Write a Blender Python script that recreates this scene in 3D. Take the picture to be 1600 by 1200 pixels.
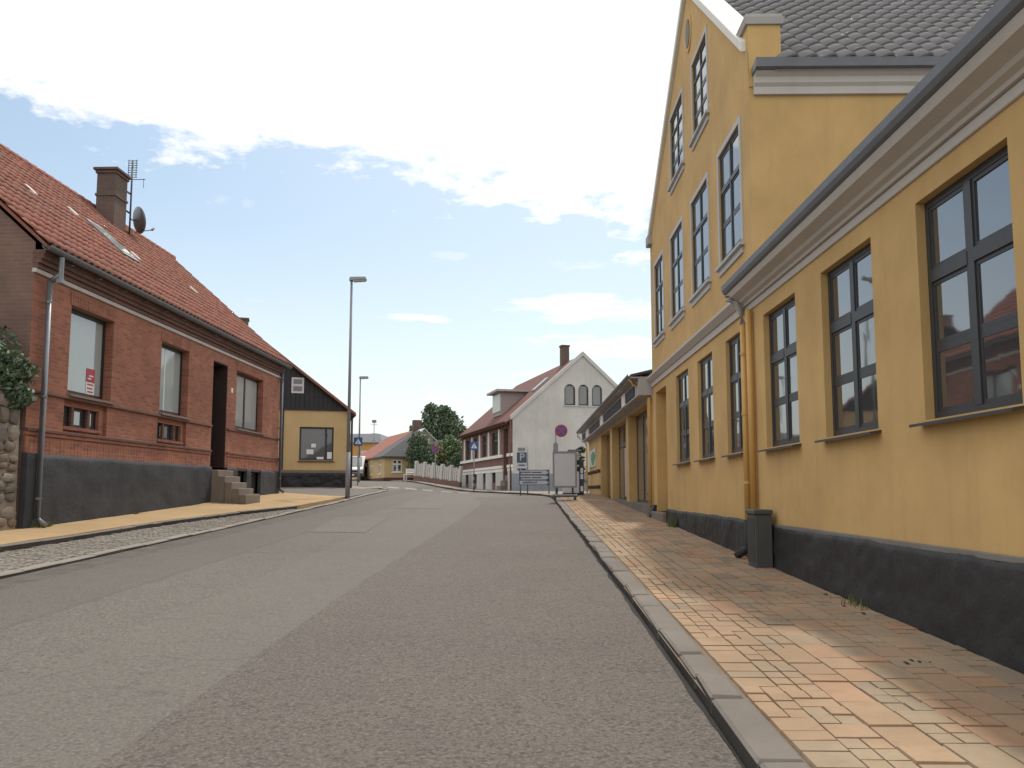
import bpy, bmesh, math, random
from mathutils import Vector, Matrix, noise as mnoise
random.seed(7)
for o in list(bpy.data.objects): bpy.data.objects.remove(o, do_unlink=True)
SC = bpy.context.scene
COL = SC.collection
R = math.radians

# ------------------------------------------------------------------ camera, sky, sun, exposure
EYE = 1.35
cam_d = bpy.data.cameras.new('camera'); cam = bpy.data.objects.new('camera', cam_d); COL.objects.link(cam)
cam.location = (0, 0, EYE); cam.rotation_euler = (R(90 + 5.583), 0, R(1.283))
cam_d.sensor_width = 36; cam_d.lens = 36 * 1289 / 1600; cam_d.shift_y = 0.025
cam_d.clip_start = 0.05; cam_d.clip_end = 6000
SC.camera = cam
SUN_AZ, SUN_EL = 15.0, 60.0           # azimuth from +Y towards +X
sun_dir = Vector((math.cos(R(SUN_EL)) * math.sin(R(SUN_AZ)), math.cos(R(SUN_EL)) * math.cos(R(SUN_AZ)), math.sin(R(SUN_EL))))
sd = bpy.data.lights.new('sun', 'SUN'); sun = bpy.data.objects.new('sun', sd); COL.objects.link(sun)
sd.energy = 2.3; sd.angle = R(2.6); sd.color = (1.0, 0.93, 0.82)
sun.rotation_euler = sun_dir.to_track_quat('Z', 'Y').to_euler(); sun.location = (20, 30, 60)
SC.view_settings.view_transform = 'Standard'; SC.view_settings.look = 'None'
SC.view_settings.exposure = 0.32; SC.view_settings.gamma = 1.0
SC.view_settings.use_curve_mapping = False

world = bpy.data.worlds.new('World'); SC.world = world; world.use_nodes = True
NT = world.node_tree; NT.nodes.clear()
def wn(t, **k):
    n = NT.nodes.new(t)
    for a, b in k.items(): setattr(n, a, b)
    return n
def wl(a, b): NT.links.new(a, b)
def wmath(op, a, b=None, c=None):
    n = wn('ShaderNodeMath', operation=op)
    for i, v in enumerate((a, b, c)):
        if v is None: continue
        if isinstance(v, (int, float)): n.inputs[i].default_value = v
        else: wl(v, n.inputs[i])
    return n.outputs[0]
def wsmooth(v, lo, hi):
    n = wn('ShaderNodeMapRange', interpolation_type='SMOOTHSTEP')
    wl(v, n.inputs['Value']); n.inputs['From Min'].default_value = lo; n.inputs['From Max'].default_value = hi
    return n.outputs[0]
def wnoise(vec, scale, detail, rough=0.55):
    n = wn('ShaderNodeTexNoise'); wl(vec, n.inputs['Vector'])
    n.inputs['Scale'].default_value = scale; n.inputs['Detail'].default_value = detail; n.inputs['Roughness'].default_value = rough
    return n.outputs['Fac']
tc = wn('ShaderNodeTexCoord')
sky = wn('ShaderNodeTexSky', sky_type='NISHITA'); sky.sun_disc = False
sky.sun_elevation = R(SUN_EL); sky.sun_rotation = R(SUN_AZ); sky.air_density = 1.2; sky.dust_density = 1.6; sky.ozone_density = 1.3
bg_sky = wn('ShaderNodeBackground'); bg_sky.inputs['Strength'].default_value = 0.108
tint = wn('ShaderNodeMix', data_type='RGBA', blend_type='MULTIPLY'); tint.inputs[0].default_value = 1.0; wl(sky.outputs[0], tint.inputs[6]); tint.inputs[7].default_value = (.86, 1.0, 1.02, 1); wl(tint.outputs[2], bg_sky.inputs['Color'])
vec = tc.outputs['Generated']
sep = wn('ShaderNodeSeparateXYZ'); wl(vec, sep.inputs[0])
dx, dy, dz = sep.outputs
az = wmath('ARCTAN2', dx, dy); el = wmath('ARCSINE', dz)
# a cloud layer overhead: its plane coordinates, and the straight front it ends in
den = wmath('ADD', wmath('MAXIMUM', dz, 0.0), 0.12)
comb = wn('ShaderNodeCombineXYZ'); wl(wmath('DIVIDE', dx, den), comb.inputs[0]); wl(wmath('DIVIDE', dy, den), comb.inputs[1])
pl = comb.outputs[0]
front = wmath('ADD', wmath('ADD', wmath('MULTIPLY', dx, 0.199), wmath('MULTIPLY', dy, -0.317)), wmath('MULTIPLY', dz, 0.927))
n_big = wnoise(pl, 2.3, 8, 0.6); n_fine = wnoise(pl, 8.0, 10, 0.62)
edge = wmath('ADD', front, wmath('ADD', wmath('MULTIPLY', wmath('SUBTRACT', n_big, 0.5), 0.20), wmath('MULTIPLY', wmath('SUBTRACT', n_fine, 0.5), 0.17)))
bank = wsmooth(edge, -0.022, 0.04)
thin = wsmooth(wnoise(pl, 1.7, 6, 0.6), 0.30, 0.60)      # thinner places inside the bank
bank = wmath('MULTIPLY', bank, wmath('ADD', 0.80, wmath('MULTIPLY', thin, 0.20)))
# low streaks and small puffs far away
cae = wn('ShaderNodeCombineXYZ'); wl(wmath('MULTIPLY', az, 7.0), cae.inputs[0]); wl(wmath('MULTIPLY', el, 34.0), cae.inputs[1])
n_str = wmath('SUBTRACT', wnoise(cae.outputs[0], 1.0, 7, 0.6), 0.5)
cae2 = wn('ShaderNodeCombineXYZ'); wl(wmath('MULTIPLY', az, 26.0), cae2.inputs[0]); wl(wmath('MULTIPLY', el, 40.0), cae2.inputs[1])
n_puf = wmath('SUBTRACT', wnoise(cae2.outputs[0], 1.0, 7, 0.62), 0.5)
total = None
for (a0, e0, ra, re, amt, puff) in [(-0.171, 0.2072, 0.10, 0.0105, 0.9, 0), (0.095, 0.217, 0.18, 0.028, 0.95, 0), (0.11, 0.172, 0.19, 0.026, 0.9, 0),
                                   (0.02, 0.143, 0.16, 0.014, 0.6, 0), (-0.33, 0.2188, 0.05, 0.008, 0.45, 0), (-0.112, 0.106, 0.045, 0.024, 0.95, 1),
                                   (-0.095, 0.2807, 0.05, 0.010, 0.42, 1), (-0.36, 0.325, 0.06, 0.012, 0.35, 1), (-0.20, 0.30, 0.05, 0.010, 0.3, 1), (0.10, 0.268, 0.12, 0.016, 0.5, 0), (-0.15, 0.115, 0.25, 0.028, 0.4, 0)]:
    q = wmath('ADD', wmath('POWER', wmath('ABSOLUTE', wmath('DIVIDE', wmath('SUBTRACT', az, a0), ra)), 2.0),
              wmath('POWER', wmath('ABSOLUTE', wmath('DIVIDE', wmath('SUBTRACT', el, e0), re)), 2.0))
    v = wmath('ADD', wmath('SUBTRACT', 1.0, q), wmath('MULTIPLY', n_puf if puff else n_str, 3.2))
    v = wmath('MULTIPLY', wsmooth(v, 0.1, 1.3), amt)
    total = v if total is None else wmath('MAXIMUM', total, v)
veil = wmath('ADD', 0.16, wmath('MULTIPLY', wsmooth(el, 0.40, 0.0), 0.42))    # summer haze, whiter towards the horizon
sdot = wmath('ADD', wmath('ADD', wmath('MULTIPLY', dx, sun_dir.x), wmath('MULTIPLY', dy, sun_dir.y)), wmath('MULTIPLY', dz, sun_dir.z))
veil = wmath('ADD', veil, wmath('MULTIPLY', wsmooth(sdot, 0.60, 0.97), 0.35))      # haze is whiter towards the sun
mask = wmath('MAXIMUM', wmath('MAXIMUM', bank, total), veil)
mask = wmath('MULTIPLY', mask, wsmooth(dz, -0.02, 0.01))
bg_cl = wn('ShaderNodeBackground'); bg_cl.inputs['Color'].default_value = (1.0, 0.985, 0.965, 1); bg_cl.inputs['Strength'].default_value = 1.0
mix = wn('ShaderNodeMixShader'); wl(mask, mix.inputs[0]); wl(bg_sky.outputs[0], mix.inputs[1]); wl(bg_cl.outputs[0], mix.inputs[2])
wo = wn('ShaderNodeOutputWorld'); wl(mix.outputs[0], wo.inputs[0])

# ------------------------------------------------------------------ pixel geometry (photo 1600 x 1200) and ground height
FPX, CX, CY, HOR, VPX = 1289.0, 800.0, 640.0, 766.0, 829.0
def vp_angle(x):      # heading (from +X, radians) of the horizontal direction seen at column x on the horizon
    th = math.atan((HOR - CY) / FPX); s = FPX / math.cos(th)
    return math.pi / 2 + math.atan((VPX - CX) / s) - math.atan((x - CX) / s)
def atY(px, Y):       # X of a thing seen at column px at distance Y
    a = vp_angle(px); return Y / math.tan(a)
def lerp_tab(t, v):
    if v <= t[0][0]: return t[0][1] + (v - t[0][0]) * (t[1][1] - t[0][1]) / (t[1][0] - t[0][0])
    for (a, b), (c, d) in zip(t, t[1:]):
        if v <= c: return b + (d - b) * (v - a) / (c - a)
    return t[-1][1]
BASE = [(0, 0), (28, .952), (30, 1.01), (32, 1.055), (34, 1.09), (36, 1.12), (40, 1.165), (46, 1.26), (60, 1.4), (100, 1.6), (200, 1.7)]
RISE = [(0, 0), (28, 0), (32, .10), (37, .25), (43, .35), (50, .45), (57, .55), (62, .62), (100, 1.2), (200, 1.6)]
def sstep(a, b, v):
    t = max(0, min(1, (v - a) / (b - a))); return t * t * (3 - 2 * t)
def gz(X, Y): return lerp_tab(BASE, Y) + sstep(-3, -9, X) * lerp_tab(RISE, max(Y, 0))

# ------------------------------------------------------------------ materials
MATS = {}
class Mat:
    def __init__(s, name):
        s.m = bpy.data.materials.new(name); s.m.use_nodes = True; s.nt = s.m.node_tree
        s.b = s.nt.nodes['Principled BSDF']; MATS[name] = s.m
    def n(s, t, **k):
        x = s.nt.nodes.new(t)
        for a, b in k.items(): setattr(x, a, b)
        return x
    def l(s, a, b): s.nt.links.new(a, b)
    def coord(s, kind='Object'): return s.n('ShaderNodeTexCoord').outputs[kind]
    def geo(s): return s.n('ShaderNodeNewGeometry').outputs['Position']
    def noise(s, vec, scale, detail=4, rough=.55):
        x = s.n('ShaderNodeTexNoise'); s.l(vec, x.inputs['Vector']); x.inputs['Scale'].default_value = scale
        x.inputs['Detail'].default_value = detail; x.inputs['Roughness'].default_value = rough; return x.outputs['Fac']
    def ramp(s, fac, stops):
        x = s.n('ShaderNodeValToRGB'); e = x.color_ramp.elements
        while len(e) < len(stops): e.new(.5)
        for i, (p, c) in enumerate(stops): e[i].position = p; e[i].color = (*c, 1) if len(c) == 3 else c
        s.l(fac, x.inputs[0]); return x.outputs[0]
    def mixc(s, fac, a, b, blend='MIX'):
        x = s.n('ShaderNodeMix', data_type='RGBA', blend_type=blend)
        for sock, v in ((x.inputs[0], fac), (x.inputs[6], a), (x.inputs[7], b)):
            if isinstance(v, (int, float)): sock.default_value = v
            elif isinstance(v, tuple): sock.default_value = (*v, 1) if len(v) == 3 else v
            else: s.l(v, sock)
        return x.outputs[2]
    def math(s, op, a, b=None):
        x = s.n('ShaderNodeMath', operation=op)
        for i, v in enumerate((a, b)):
            if v is None: continue
            if isinstance(v, (int, float)): x.inputs[i].default_value = v
            else: s.l(v, x.inputs[i])
        return x.outputs[0]
    def bump(s, h, strength=.3, dist=.02):
        x = s.n('ShaderNodeBump'); x.inputs['Strength'].default_value = strength; x.inputs['Distance'].default_value = dist
        s.l(h, x.inputs['Height']); s.l(x.outputs[0], s.b.inputs['Normal'])
    def col(s, c):
        if isinstance(c, tuple): s.b.inputs['Base Color'].default_value = (*c, 1)
        else: s.l(c, s.b.inputs['Base Color'])
    def set(s, rough=.6, metal=0, spec=.5, ior=None):
        s.b.inputs['Roughness'].default_value = rough; s.b.inputs['Metallic'].default_value = metal
        s.b.inputs['Specular IOR Level'].default_value = spec
        if ior: s.b.inputs['IOR'].default_value = ior
        return s

def sc(c, k): return tuple(min(1, v * k) for v in c)
def stucco(name, c, var=.14, bump=.25, rough=.85, streak=.0):
    m = Mat(name); v = m.geo()
    big = m.noise(v, .9, 5, .6); fine = m.noise(v, 26, 5, .6)
    a = m.mixc(m.ramp(big, [(.3, (0, 0, 0)), (.7, (1, 1, 1))]), sc(c, 1 - var), sc(c, 1 + var * .55))
    mp = m.n('ShaderNodeMapping'); m.l(v, mp.inputs[0]); mp.inputs['Scale'].default_value = (5, 5, .45)
    st = m.noise(mp.outputs[0], 1.3, 5, .6)
    a = m.mixc(m.math('MULTIPLY', m.ramp(st, [(.52, (0, 0, 0)), (.75, (1, 1, 1))]), .22 + streak), a, sc(c, .68))
    a = m.mixc(m.math('MULTIPLY', fine, .22), a, sc(c, .8))
    m.col(a); m.set(rough, spec=.25)
    m.bump(m.math('ADD', m.math('MULTIPLY', big, 1.6), m.math('MULTIPLY', fine, .25)), bump, .03); return m.m
def plain(name, c, rough=.5, metal=0, var=.12, scale=6, bump=.0, spec=.5):
    m = Mat(name); v = m.geo(); n = m.noise(v, scale, 5, .6)
    m.col(m.mixc(n, sc(c, 1 - var), sc(c, 1 + var))); m.set(rough, metal, spec)
    if bump: m.bump(m.noise(v, scale * 5, 5), bump, .01)
    return m.m
def brickmat(name, c1, c2, mortar, dirt=(.1, .07, .06), scale=1.0, h=.072, w=.235, msize=.010, amount=.35):
    m = Mat(name); o = m.coord('Object'); sp = m.n('ShaderNodeSeparateXYZ'); m.l(o, sp.inputs[0])
    cb = m.n('ShaderNodeCombineXYZ'); m.l(m.math('ADD', sp.outputs[0], sp.outputs[1]), cb.inputs[0]); m.l(sp.outputs[2], cb.inputs[1])
    b = m.n('ShaderNodeTexBrick'); m.l(cb.outputs[0], b.inputs['Vector']); b.inputs['Scale'].default_value = scale
    b.inputs['Color1'].default_value = (*c1, 1); b.inputs['Color2'].default_value = (*c2, 1); b.inputs['Mortar'].default_value = (*mortar, 1)
    b.inputs['Mortar Size'].default_value = msize; b.inputs['Mortar Smooth'].default_value = .2; b.inputs['Bias'].default_value = -.1
    b.inputs['Brick Width'].default_value = w; b.inputs['Row Height'].default_value = h
    v = m.geo(); n = m.noise(v, 1.1, 6, .65); n2 = m.noise(v, 9, 4)
    a = m.mixc(m.math('MULTIPLY', m.ramp(n, [(.42, (0, 0, 0)), (.75, (1, 1, 1))]), amount * 2), b.outputs['Color'], dirt)
    a = m.mixc(m.math('MULTIPLY', n2, .35), a, sc(c2, .62)); m.col(a); m.set(.85, spec=.25)
    m.bump(m.math('SUBTRACT', m.math('MULTIPLY', n2, .4), m.math('MULTIPLY', b.outputs['Fac'], .8)), .35, .012); return m.m
def tilemat(name, c1, c2, moss, k=.4, rough=.8, by_obj=True):
    m = Mat(name); v = m.geo(); n = m.noise(v, .8, 6, .65); n2 = m.noise(v, 5.5, 3, .7); n3 = m.noise(v, 30, 3)
    a = m.mixc(m.ramp(n2, [(.32, (0, 0, 0)), (.68, (1, 1, 1))]), c1, c2)
    a = m.mixc(m.math('MULTIPLY', m.ramp(n, [(.45, (0, 0, 0)), (.72, (1, 1, 1))]), k), a, moss)
    a = m.mixc(m.math('MULTIPLY', n3, .3), a, sc(c1, .55)); m.col(a); m.set(rough, spec=.3); m.bump(n3, .15, .01); return m.m

M_YELLOW = stucco('yellow_render', (.57, .380, .165), .19, .3, .85, .10)
M_YELLOW2 = stucco('pale_yellow_render', (.56, .41, .21), .12)
M_WHITE = stucco('grey_white_render', (.54, .54, .525), .15, streak=.15)
M_TRIM = stucco('grey_white_trim', (.42, .405, .40), .07, .12)
M_TRIMW = stucco('white_trim', (.78, .77, .74), .05, .1)
M_CORN = stucco('cornice_paint', (.52, .49, .465), .08, .12)
M_PLINTH = stucco('black_plinth', (.035, .035, .037), .35, .9, .6)
M_PLINTH2 = stucco('charcoal_plinth', (.055, .057, .064), .3, .9, .75)
M_BLUEG = stucco('blue_grey_base', (.26, .29, .33), .15, .3)
M_BRICK = brickmat('red_brick', (.44, .168, .100), (.28, .100, .066), (.29, .205, .165), (.18, .08, .058), amount=.28)
M_BRICKD = brickmat('dark_brick', (.20, .09, .07), (.15, .075, .06), (.17, .14, .125), (.09, .065, .055))
M_BRICKC = brickmat('chimney_brick', (.17, .11, .09), (.125, .085, .072), (.17, .145, .13), (.08, .068, .06))
M_BRICKG = brickmat('weathered_brick', (.25, .135, .105), (.20, .11, .09), (.20, .165, .145), (.12, .095, .075), amount=.4)
M_BRICKW = brickmat('brown_brick', (.25, .125, .105), (.20, .10, .085), (.2, .16, .14), (.13, .09, .08))
M_REDTILE = tilemat('red_clay_tile', (.315, .122, .085), (.235, .09, .068), (.16, .10, .076), .65)
M_BROWNTILE = tilemat('brown_red_tile', (.17, .070, .058), (.13, .056, .050), (.085, .060, .052), .5)
M_GREYTILE = tilemat('grey_glazed_tile', (.235, .228, .24), (.19, .185, .195), (.22, .20, .16), .3, .85)
M_SLATE = tilemat('dark_slate', (.085, .085, .095), (.06, .06, .07), (.11, .10, .09), .3, .6)
M_BLACKWOOD = plain('black_boards', (.022, .022, .026), .7, var=.35, scale=3, bump=.3)
M_FRAME = plain('dark_window_paint', (.036, .039, .044), .45, var=.2, scale=8)
M_FRAMEB = plain('black_brown_paint', (.030, .026, .026), .5, var=.25)
M_FRAMEW = plain('white_paint', (.74, .74, .72), .5, var=.06)
M_ZINC = plain('zinc', (.20, .21, .23), .45, .55, .2, 7)
M_GUTTER = plain('dark_gutter', (.145, .155, .175), .5, .3, .2, 5)
M_YPIPE = plain('yellow_pipe_paint', (.56, .335, .105), .55, var=.12)
M_STEEL = plain('galvanised_steel', (.24, .25, .26), .55, .25, .12, 9)
M_DSTEEL = plain('dark_steel', (.06, .06, .065), .5, .3, .2)
M_GRANITE = stucco('granite', (.185, .166, .148), .25, .6, .85)
M_GRANITEL = stucco('pale_granite', (.255, .232, .205), .2, .5, .85)
M_LEDGE = stucco('ledge_cement', (.20, .185, .17), .25)
M_SURR = stucco('pale_surround', (.50, .51, .53), .06, .1)
M_KERBSHADE = stucco('kerb_shade_grime', (.055, .049, .043), .3, .6, .95)  # kerb sides facing the road: shade painted into the colour, with splash dirt
M_STONE = stucco('step_stone', (.21, .175, .145), .25, .5, .9)
M_TAN = stucco('tan_gravel_path', (.385, .27, .15), .16, .5, .95)
M_TANJ = stucco('path_bedding', (.20, .16, .12), .2, .4, .95)
M_SIGNBLUE = plain('sign_blue', (.025, .085, .27), .4, var=.08)
M_SIGNRED = plain('sign_red', (.42, .03, .05), .4, var=.1)
M_SIGNWHITE = plain('sign_white', (.72, .73, .74), .4, var=.04)
M_SIGNBACK = plain('board_grey', (.56, .55, .57), .5, var=.05)
M_SIGNPALE = plain('sign_pale', (.44, .46, .50), .4, var=.05)
M_BLACK = plain('black', (.015, .015, .016), .5)
M_RUBBER = plain('rubber', (.02, .02, .02), .85)
M_VAN = plain('van_paint', (.78, .78, .78), .25, var=.03)
M_GREEN = plain('poster_green', (.04, .22, .11), .4, var=.3, scale=4)
M_POSTER = plain('poster_pale', (.56, .60, .56), .45, var=.1)
M_PINK = plain('faded_poster', (.42, .32, .29), .5, var=.35, scale=3)
M_ORANGE = stucco('orange_render', (.55, .30, .11), .1)
M_WINE = stucco('wine_plinth', (.13, .055, .06), .2)
M_DOORDARK = plain('dark_door', (.035, .022, .020), .5, var=.25)
M_DOORY = plain('ochre_door', (.40, .255, .09), .6, var=.12)
M_PANEL = plain('dull_dark_panel', (.045, .048, .058), .9, var=.3)
M_DULLBLUE = plain('dull_sign_blue', (.055, .085, .135), .5, var=.08)
M_FENCE = plain('fence_paint', (.50, .49, .46), .7, var=.12)
M_CABINET = plain('green_grey_cabinet', (.065, .068, .065), .6, var=.15)

def glass(name, c, rough=.03, ior=1.75, var=.2):
    m = Mat(name); v = m.geo(); n = m.noise(v, 1.5, 3); m.col(m.mixc(n, sc(c, 1 - var), sc(c, 1 + var)))
    m.set(rough, spec=.5, ior=ior); m.bump(m.noise(v, 2.2, 2), .03, .02); return m.m
M_GLASS = glass('window_glass', (.05, .053, .058), ior=3.0)
M_GLASSF = glass('film_glass', (.33, .375, .37), .05, 2.1, .10)
M_GLASSS = glass('shop_glass', (.15, .135, .125), .06, 2.0, .5)

# road asphalt: lanes worn differently, speckled stone, dark joints and stains
def asphalt(name, base, lanes=False, warm=1.0):
    m = Mat(name); v = m.geo()
    n1 = m.noise(v, .35, 6, .65); n2 = m.noise(v, 3.0, 6, .7); n3 = m.noise(v, 62, 3, .6); n4 = m.noise(v, 34, 3, .6); n5 = m.noise(v, 9, 5, .7)
    c = m.mixc(m.ramp(n1, [(.3, (0, 0, 0)), (.7, (1, 1, 1))]), sc(base, .84), sc(base, 1.12))
    c = m.mixc(m.math('MULTIPLY', m.ramp(n2, [(.48, (0, 0, 0)), (.72, (1, 1, 1))]), .30), c, sc(base, .68))
    c = m.mixc(m.math('MULTIPLY', m.ramp(n5, [(.50, (0, 0, 0)), (.68, (1, 1, 1))]), .40), c, sc(base, .66))
    c = m.mixc(m.math('MULTIPLY', m.ramp(n3, [(.50, (0, 0, 0)), (.62, (1, 1, 1))]), .75), c, sc(base, 1.75))
    c = m.mixc(m.math('MULTIPLY', m.ramp(n4, [(.52, (0, 0, 0)), (.62, (1, 1, 1))]), .75), c, sc(base, .45))
    if lanes:
        sp = m.n('ShaderNodeSeparateXYZ'); m.l(v, sp.inputs[0])
        wob = m.math('ADD', sp.outputs[0], m.math('MULTIPLY', m.math('SUBTRACT', n2, .5), .12))
        def band(x0, x1):
            a = m.n('ShaderNodeMapRange', interpolation_type='SMOOTHSTEP'); m.l(wob, a.inputs[0]); a.inputs[1].default_value = x0; a.inputs[2].default_value = x0 + .05
            b = m.n('ShaderNodeMapRange', interpolation_type='SMOOTHSTEP'); m.l(wob, b.inputs[0]); b.inputs[1].default_value = x1 - .05; b.inputs[2].default_value = x1
            return m.math('SUBTRACT', a.outputs[0], b.outputs[0])
        c = m.mixc(m.math('MULTIPLY', band(-6.3, -4.28), .38), c, sc(base, .78))
        c = m.mixc(m.math('MULTIPLY', band(-4.35, -4.24), .35), c, sc(base, .5))
        c = m.mixc(m.math('MULTIPLY', band(-3.2, -1.6), .30), c, sc(base, 1.2))
        c = m.mixc(m.math('MULTIPLY', m.math('MULTIPLY', band(-6.5, -5.6), m.ramp(n2, [(.4, (0, 0, 0)), (.6, (1, 1, 1))])), .7), c, sc(base, .5))
    vo = m.n('ShaderNodeTexVoronoi', feature='DISTANCE_TO_EDGE'); vo.inputs['Scale'].default_value = .42
    wv = m.n('ShaderNodeMix', data_type='VECTOR'); wv.inputs[0].default_value = .5; m.l(v, wv.inputs[4]); nz_ = m.n('ShaderNodeTexNoise'); m.l(v, nz_.inputs['Vector']); nz_.inputs['Scale'].default_value = 1.1; nz_.inputs['Detail'].default_value = 6; sc_ = m.n('ShaderNodeVectorMath', operation='SCALE'); m.l(nz_.outputs['Color'], sc_.inputs[0]); sc_.inputs['Scale'].default_value = 2.2
    ad_ = m.n('ShaderNodeVectorMath', operation='ADD'); m.l(v, ad_.inputs[0]); m.l(sc_.outputs[0], ad_.inputs[1]); m.l(ad_.outputs[0], vo.inputs['Vector'])
    crack = m.math('MULTIPLY', m.ramp(vo.outputs['Distance'], [(0, (1, 1, 1)), (.010, (0, 0, 0))]), m.ramp(m.noise(v, .5, 3), [(.50, (0, 0, 0)), (.60, (1, 1, 1))]))
    c = m.mixc(m.math('MULTIPLY', crack, .38), c, sc(base, .35))
    st_ = m.ramp(m.noise(v, 1.35, 3, .5), [(.66, (0, 0, 0)), (.74, (1, 1, 1))]); c = m.mixc(m.math('MULTIPLY', st_, .22), c, sc(base, .5))
    m.col(c); m.set(.82, spec=.35); m.bump(m.math('ADD', m.math('MULTIPLY', n3, .6), m.math('MULTIPLY', n4, .5)), .5, .012); return m.m
M_ASPHALT = asphalt('worn_asphalt', (.112, .100, .089), True)
M_ASPHALT2 = asphalt('brown_asphalt', (.100, .086, .075))
M_ASPHALT3 = asphalt('pale_asphalt', (.121, .108, .096))
M_PAINT = stucco('worn_road_paint', (.25, .24, .225), .4)
def leafmat(name, c1, c2):
    m = Mat(name); v = m.geo(); n = m.noise(v, 1.6, 4, .7); n2 = m.noise(v, 14, 2)
    a = m.mixc(m.ramp(n, [(.35, (0, 0, 0)), (.65, (1, 1, 1))]), c1, c2); a = m.mixc(m.math('MULTIPLY', n2, .4), a, sc(c2, 1.3)); m.col(a); m.set(.6, spec=.3)
    m.b.inputs['Subsurface Weight'].default_value = 0; return m.m
M_LEAF = leafmat('leaf_dark', (.062, .095, .060), (.10, .145, .080))
M_LEAF2 = leafmat('leaf_mid', (.075, .125, .055), (.12, .18, .08))
M_LEAF3 = leafmat('leaf_yellow', (.11, .14, .05), (.17, .17, .065))
M_GRASS = leafmat('grass', (.07, .11, .03), (.12, .15, .05))
M_BARK = plain('bark', (.06, .05, .04), .9, bump=.5)

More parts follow.
